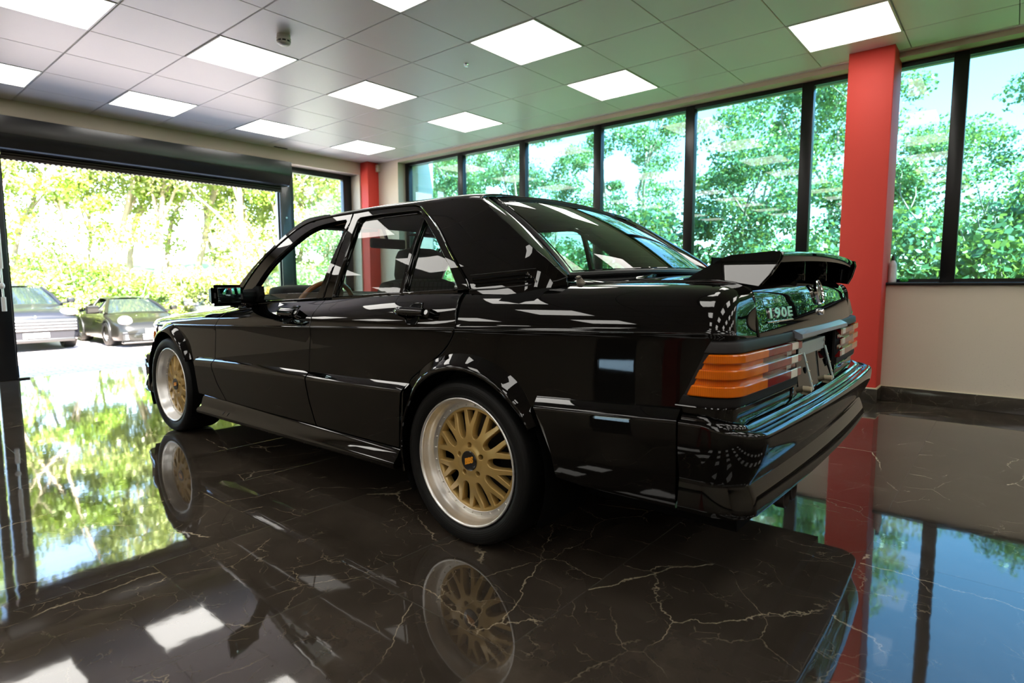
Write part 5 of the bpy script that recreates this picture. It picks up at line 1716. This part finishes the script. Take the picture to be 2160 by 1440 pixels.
# front bumper and spoiler
rows = []
pf = [(-.02, .488), (.02, .486), (.045, .478), (.052, .466), (.052, .44), (.045, .40), (.03, .36), (.034, .345), (.06, .27), (.066, .235), (.058, .222), (.0, .22)]
for u in np.linspace(-1, 1, 61):
    a = abs(u); s = 1 if u >= 0 else -1
    if a < .8:
        y = a / .8 * .66; p, n = (3.19 + .10 * (1 - (y / .70) ** 2), y), (1, 0)
    else:
        th = min(1, (a - .8) / .13) * PI / 2; ex = max(0, (a - .93) / .07)
        p = (3.10 + .10 * math.cos(th) - ex * .12, .66 + .135 * math.sin(th)); n = (math.cos(th), math.sin(th))
    rows.append([(p[0] + n[0] * o, s * (p[1] + n[1] * o * (1 if a < .8 else .6)), z) for o, z in pf])
m = MB().grid(rows)
m.F.append(tuple(range(12))); m.F.append(tuple(60 * 12 + i for i in reversed(range(12))))
m.build('front_bumper', PAINT, CAR, 38)
for sgn in (1, -1):
    m = MB(); m.grid([[(x, sgn * (.765 + o), z) for o, z in ((.0, .47), (.045, .46), (.055, .40), (.05, .30), (.06, .225), (0, .22))] for x in (2.985, 3.02, 3.08, 3.13)])
    m.build('bumper_end', PAINT, CAR, 38)

# ------------------------------------------------------------------ door mirrors and handles
for sgn, door in ((1, FDOOR[0]), (-1, FDOOR[1])):
    bm = bmesh.new(); bmesh.ops.create_cube(bm, size=1)
    for v in bm.verts:
        f_ = v.co.x > 0
        y_ = .978 + v.co.y * (.196 if not f_ else .14)
        v.co = Vector(((1.56 if f_ else 1.47) - .34 * (y_ - .978), y_, .907 + v.co.z * (.108 if not f_ else .08)))
    bmesh.ops.bevel(bm, geom=bm.edges[:], offset=.014, segments=4, affect='EDGES')
    mb = MB().bm(bm)
    mb.V = [(x, sgn * y, z) for x, y, z in mb.V]
    MI = mb.build('door_mirror', PAINT, CAR, 35)
    g = MB().box(-.0015, .0015, -.072, .072, -.036, .036, .0014)
    mg = []
    for x, y, z in g.V: mg.append((1.4665 - .34 * y + x, sgn * (.976 + y * .94), .908 + z))
    g.V = mg
    g.build('mirror_glass', M_['mirror'], MI)
    b_ = MB(); b_.prism([(1.83, .858), (1.64, .866), (1.635, .90), (1.675, .950), (1.72, .950), (1.81, .90)], 0, .03, lambda u, v, h: (u, sgn * (float(gY(u, v)) + .012 - h), v))
    b_.tube([(1.73, sgn * .735, .893), (1.66, sgn * .80, .896), (1.55, sgn * .90, .90)], [.045, .038, .034], 10)
    b_.build('mirror_foot', M_['under'], MI)
def handle(door, sgn, x0, x1, z0, nm='door_handle'):
    """raised rim and flat dark cup with a bar handle and round lock"""
    xc = (x0 + x1) / 2; L = x1 - x0
    def P(u, v, o): 
        t, s = XS(u, v); q = body(np.array([t]), np.array([s]))[0]
        e_ = 1e-3; q2 = body(np.array([t]), np.array([s + .02]))[0]
        n = Vector((0, q2[2] - q[2], -(q2[1] - q[1]))).normalized()
        return (q[0] + n.x * o, sgn * (q[1] + n.y * o), q[2] + n.z * o)
    shaded_cup = MB()
    o_ = [(-.036, .024), (-.026, .041), (.028, .041), (.040, .024), (.040, -.022), (.026, -.040), (-.026, -.040), (-.038, -.022)]
    cx_ = xc + L * .06
    rows = []
    for k in range(len(o_)):
        a, c_ = o_[k]
        rows.append([P(cx_ + a * 1.06, z0 + c_ * 1.06, .0005), P(cx_ + a * 1.03, z0 + c_ * 1.03, .0035), P(cx_ + a * .97, z0 + c_ * .97, .003), P(cx_ + a * .93, z0 + c_ * .93, .0012)])
    shaded_cup.grid(rows, cu=True)
    CU = shaded_cup.build(nm, PAINT, CAR, 40)
    d_ = MB(); d_.V = [P(cx_ + a * .96, z0 + c_ * .96, .0014) for a, c_ in o_]; d_.F = [tuple(range(8))]
    d_.build('shaded_cup', M_['under'], CU, fix=False)  # flat fill on the skin, black for the shade of the hollow
    bar = MB()
    fr = []
    for u in np.linspace(0, 1, 15):
        x = x1 - L * .80 * u
        o = .012 + .016 * math.sin(min(1, u * 4) * PI * .5)
        hh = .0135 * min(1.0, .55 + u * 3.0) * (1 - .15 * max(0, u - .8) / .2)
        row = [P(x, z0 + hh * cc, o + .010 * ss) for cc, ss in ((-1, -.6), (-1, .2), (-.6, .8), (0, 1), (.6, .8), (1, .2), (1, -.6), (0, -.9))]
        fr.append(row)
    bar.grid(fr, cv=True); bar.F.append(tuple(range(8))); bar.F.append(tuple(14 * 8 + i for i in reversed(range(8))))
    bar.build('grip', PAINT, CU, 40)
    lk = MB()
    o2 = [(0, .013), (.0, -.013), (-.034, -.014), (-.036, .012)]
    xa = x0 + L * .20
    lk.V = [P(xa + a, z0 + c_, .026) for a, c_ in o2] + [P(xa + a * 1.02, z0 + c_ * 1.2, .001) for a, c_ in o2]
    lk.F = [(0, 1, 2, 3), (0, 4, 5, 1), (1, 5, 6, 2), (2, 6, 7, 3), (3, 7, 4, 0)]
    lk.build('lock_block', PAINT, CU, 20)
    if nm == 'door_handle':
        c_ = P(xa - .017, z0, .0265); c2 = P(xa - .017, z0, .0290)
        MB().tube([c_, c2], .0095, 16).build('key_lock', M_['steel'], CU)
for sgn in (1, -1):
    handle(FDOOR[0 if sgn > 0 else 1], sgn, 1.065, 1.285, .812)
    handle(RDOOR[0 if sgn > 0 else 1], sgn, .140, .372, .846)

# ------------------------------------------------------------------ wheels
def make_wheel():
    w = empty('wheel')
    # tyre, outer face at y = 0 plane of the lip
    tp = [(.232, -.200), (.240, -.214), (.262, -.226), (.286, -.228), (.300, -.222), (.3065, -.205), (.3085, -.18), (.3090, -.15), (.3092, -.11), (.3090, -.07), (.3085, -.04), (.3065, -.016), (.300, .002), (.290, .0095), (.276, .012), (.262, .010), (.250, .0045), (.2445, -.001), (.240, -.005), (.232, -.02)]
    TY = MB().lathe(tp, 96, 'Y').build('tyre', M_['tyre'], w, 50)
    lip = [(.236, -.020), (.2400, -.010), (.2415, -.003), (.2412, .002), (.2395, .0045), (.2365, .0050), (.2335, .0035), (.2315, .000), (.2300, -.006), (.2292, -.013), (.2270, -.018), (.2262, -.026), (.2235, -.031), (.2205, -.040), (.2175, -.047), (.2160, -.0505), (.2158, -.0530)]
    LP = MB().lathe(lip, 96, 'Y').build('rim_lip', M_['alu'], w, 60)
    m = MB().lathe([(.2164, -.0530), (.2150, -.0520), (.1975, -.0520), (.1960, -.0535), (.1950, -.075)], 96, 'Y')
    for k in range(28):
        a = 2 * PI * (k + .5) / 28; c = (.2062 * math.cos(a), 0, .2062 * math.sin(a))
        m.lathe([(.0038, -.052), (.0038, -.0485), (.0030, -.0478), (0, -.0478)], 8, 'Y', c)
    m.build('rim_flange', M_['alu2'], w, 40)
    MB().lathe([(.1945, -.070), (.1955, -.10), (.205, -.20), (.215, -.205)], 64, 'Y').build('barrel', M_['disc'], w, 60)
    # gold centre: hub and ten forked spokes in one casting, cut by windows and lug holes
    fr_ = pchip([0, .045, .060, .090, .121, .150, .175, .197], [-.0275, -.0290, -.0325, -.0335, -.0378, -.0440, -.0495, -.0535])
    def face(u, v):
        return np.stack([u, fr_(np.hypot(u, v)), v], -1)
    da = pchip([.058, .10, .121, .135, .150, .167, .182, .1945], [2.2, 2.4, 3.4, 4.9, 6.5, 7.9, 8.7, 9.0])
    hw_ = pchip([.058, .095, .14, .195], [.0125, .0105, .0082, .0058])
    circ_ = lambda cx, cz, r, n=28: [(cx + r * math.cos(2 * PI * i / n), cz + r * math.sin(2 * PI * i / n)) for i in range(n)]
    pol = lambda r, a: (r * math.cos(a), r * math.sin(a))
    wins = []
    rs = np.linspace(.1875, .100, 12)
    for k in range(10):
        c = math.radians(36 * k)
        ha = [math.radians(18 - float(da(r))) - float(hw_(r)) / r for r in rs]
        L1 = [pol(r, c + a) for r, a in zip(rs, ha)]; L2 = [pol(r, c - a) for r, a in zip(rs, ha)]
        w0 = rs[-1] * math.sin(ha[-1])
        bot = [pol(rs[-1] * math.cos(0) - .017 * math.sin(q), c + ha[-1] * math.cos(q)) for q in np.linspace(0, PI, 11)][1:-1]
        rim_ = [pol(.1885, c + a) for a in np.linspace(-ha[0] * .92, ha[0] * .92, 6)]
        wins.append(L1 + bot + L2[::-1] + rim_)
        c = math.radians(36 * k + 18)
        r2_ = np.linspace(.1875, .131, 8)
        ha = [max(.004, math.radians(float(da(r))) - float(hw_(r)) / r) for r in r2_]
        L1 = [pol(r, c + a) for r, a in zip(r2_, ha)]; L2 = [pol(r, c - a) for r, a in zip(r2_, ha)]
        rim_ = [pol(.1885, c + a) for a in np.linspace(-ha[0] * .9, ha[0] * .9, 4)]
        wins.append(L1 + [pol(.1285, c)] + L2[::-1] + rim_)
    lugs = [(.0575 * math.cos(PI / 2 + k * 2 * PI / 5), .0575 * math.sin(PI / 2 + k * 2 * PI / 5)) for k in range(5)]
    surf_panel('spokes', circ_(0, 0, .1962, 120), face, M_['gold'], w, holes=wins + [circ_(x, z, .0125, 20) for x, z in lugs] + [circ_(0, 0, .0378, 40)],
               step=.0055, sub=.0045, gap=0, deep=.030, edge=.0024, center=(0, -.5, 0))
    m = MB()
    for x, z in lugs: m.lathe([(.012, -.058), (0, -.056)], 14, 'Y', (x, 0, z))
    m.lathe([(.08, -.06), (0, -.06)], 30, 'Y')
    m.build('lug_seat', M_['under'], w)
    CP_ = MB().lathe([(.0376, -.034), (.0374, -.0255), (.0358, -.0240), (.032, -.0238), (0, -.0228)], 48, 'Y').build('centre_cap', M_['cap'], w, 30)
    me = text_mesh('BBS', .0285, .0007, .34, .0017, .92)
    ct_, st_ = math.cos(math.radians(16)), math.sin(math.radians(16))
    for v in me.vertices: v.co = (-(v.co.x * ct_ - v.co.y * st_), -.0226 + v.co.z, v.co.x * st_ + v.co.y * ct_)
    me.materials.append(M_['orange'])
    link('cap_lettering', me, w)
    MB().lathe([(.155, -.150), (.158, -.146), (.158, -.128), (.155, -.124), (.07, -.124), (.07, -.105), (0, -.105)], 64, 'Y').build('brake_disc', M_['disc'], w, 30)
    m = MB(); m.box(.075, .165, -.17, -.112, -.07, .07, .012); m.build('brake_caliper', M_['under'], w)
    return w
WP_ = make_wheel()
WP_.parent = CAR
for i, (x, y, rz, spin) in enumerate(((0, .830, 0, 12), (FX, .830, 0, -8), (0, -.830, PI, 5), (FX, -.830, PI, 20))):
    w = WP_ if i == 0 else copy_tree(WP_, CAR)
    w.location = (x, y, .309)
    w.rotation_euler = (0, 0, rz)
def spin_wheel(w, deg):
    w.rotation_euler = (Matrix.Rotation(w.rotation_euler.z, 4, 'Z') @ Matrix.Rotation(math.radians(deg), 4, 'Y')).to_euler()

# ------------------------------------------------------------------ cabin
def soft_box(x0, x1, y0, y1, z0, z1, b=.05, lean=0.0, taper=0.0):
    bm = bmesh.new(); bmesh.ops.create_cube(bm, size=1)
    bmesh.ops.subdivide_edges(bm, edges=bm.edges[:], cuts=3, use_grid_fill=True)
    for v in bm.verts:
        v.co = Vector(((x0 + x1) / 2 + v.co.x * (x1 - x0), (y0 + y1) / 2 + v.co.y * (y1 - y0), (z0 + z1) / 2 + v.co.z * (z1 - z0)))
    c = Vector(((x0 + x1) / 2, (y0 + y1) / 2, (z0 + z1) / 2))
    hx, hy, hz = (x1 - x0) / 2, (y1 - y0) / 2, (z1 - z0) / 2
    for v in bm.verts:
        d = v.co - c
        q = [max(-1, min(1, d.x / hx)), max(-1, min(1, d.y / hy)), max(-1, min(1, d.z / hz))]
        e = Vector((hx - b, hy - b, hz - b))
        core = Vector((max(-e.x, min(e.x, d.x)), max(-e.y, min(e.y, d.y)), max(-e.z, min(e.z, d.z))))
        r = d - core
        if r.length > 1e-6: d = core + r.normalized() * b
        k = (d.z + hz) / (2 * hz)
        v.co = c + Vector((d.x - lean * k, d.y * (1 - taper * k), d.z))
    return MB().bm(bm)
for y in (.36, -.36):
    s_ = empty('front_seat', parent=CAR)
    soft_box(.92, 1.46, y - .25, y + .25, .36, .54, .07).build('seat_cushion', M_['check'], s_, 60)
    soft_box(.90, 1.07, y - .25, y + .25, .48, .99, .07, .24, .12).build('backrest', M_['check'], s_, 60)
    soft_box(.71, .82, y - .14, y + .14, .955, 1.135, .05, .02, .05).build('headrest', M_['cabin'], s_, 60)
    MB().tube([(.79, y - .06, .90), (.775, y - .06, 1.0)], .008, 8).tube([(.79, y + .06, .90), (.775, y + .06, 1.0)], .008, 8).build('headrest_post', M_['steel'], s_)
s_ = empty('rear_seat', parent=CAR)
soft_box(-.02, .52, -.62, .62, .36, .55, .07).build('seat_cushion', M_['check'], s_, 60)
soft_box(-.08, .10, -.62, .62, .48, .915, .06, .18, .05).build('backrest', M_['check'], s_, 60)
D = soft_box(1.66, 2.02, -.70, .70, .56, .90, .06).build('dashboard', M_['cabin'], CAR, 60)
soft_box(1.66, 1.90, .16, .56, .86, .955, .045).build('instrument_binnacle', M_['cabin'], D, 60)
soft_box(.95, 1.70, -.12, .12, .30, .55, .05).build('centre_console', M_['cabin'], D, 60)
SW = empty('steering_wheel', (1.60, .36, .800), parent=CAR)
SW.rotation_euler = (0, math.radians(66), 0)
MB().tube([(.190 * math.cos(a), .190 * math.sin(a), 0) for a in np.linspace(0, 2 * PI, 49)[:-1]], .0145, 12, closed=True).build('rim', M_['wood'], SW, 60)
m = MB()
for a in (0.15, PI - .15, -PI / 2): m.tube([(0, 0, .03), (.18 * math.sin(a) * 0 + .18 * math.cos(a + PI / 2), .18 * math.sin(a + PI / 2), 0)], .012, 8)
m.lathe([(0, -.03), (.07, -.03), (.075, 0), (.06, .04), (0, .05)], 30)
m.build('wheel_hub', M_['cabin'], SW)
RM = MB().box(1.43, 1.46, -.13, .13, 1.175, 1.235, .012)
RM.tube([(1.45, 0, 1.22), (1.49, 0, 1.30)], .010, 8)
RM.build('rear_view_mirror', M_['cabin'], CAR)
for y in (.36, -.36):
    MB().box(1.33, 1.455, y - .2, y + .2, 1.262, 1.275, .005).build('sun_visor', M_['headlining'], CAR)
for sgn in (1, -1):
    MB().grid([[(x, sgn * .70, z) for z in (.32, .6, .86)] for x in np.linspace(.1, 1.95, 12)]).build('door_card', M_['cabin'], FDOOR[0 if sgn > 0 else 1])
    bp_ = MB(); bp_.sweep([(-.035, -.012), (.035, -.012), (.035, .012), (-.035, .012)], [((1.00, sgn * (float(gY(1, z)) - .045), z), (1, 0, 0), (0, sgn, 0)) for z in (.86, .95, 1.1, 1.27)])
    bp_.build('door_pillar', M_['cabin'], CAR)
    MB().tube([(.985, sgn * (float(gY(1, z)) - .065), z) for z in (.5, .8, 1.0, 1.2)], .012, 6).build('seat_belt', M_['rubber'], CAR)
# hand the wheels their resting angle
for w, d in zip([o for o in CAR.children if o.name.startswith('wheel') and o.type == 'EMPTY'], (4, -6, 9, 22)): spin_wheel(w, d)
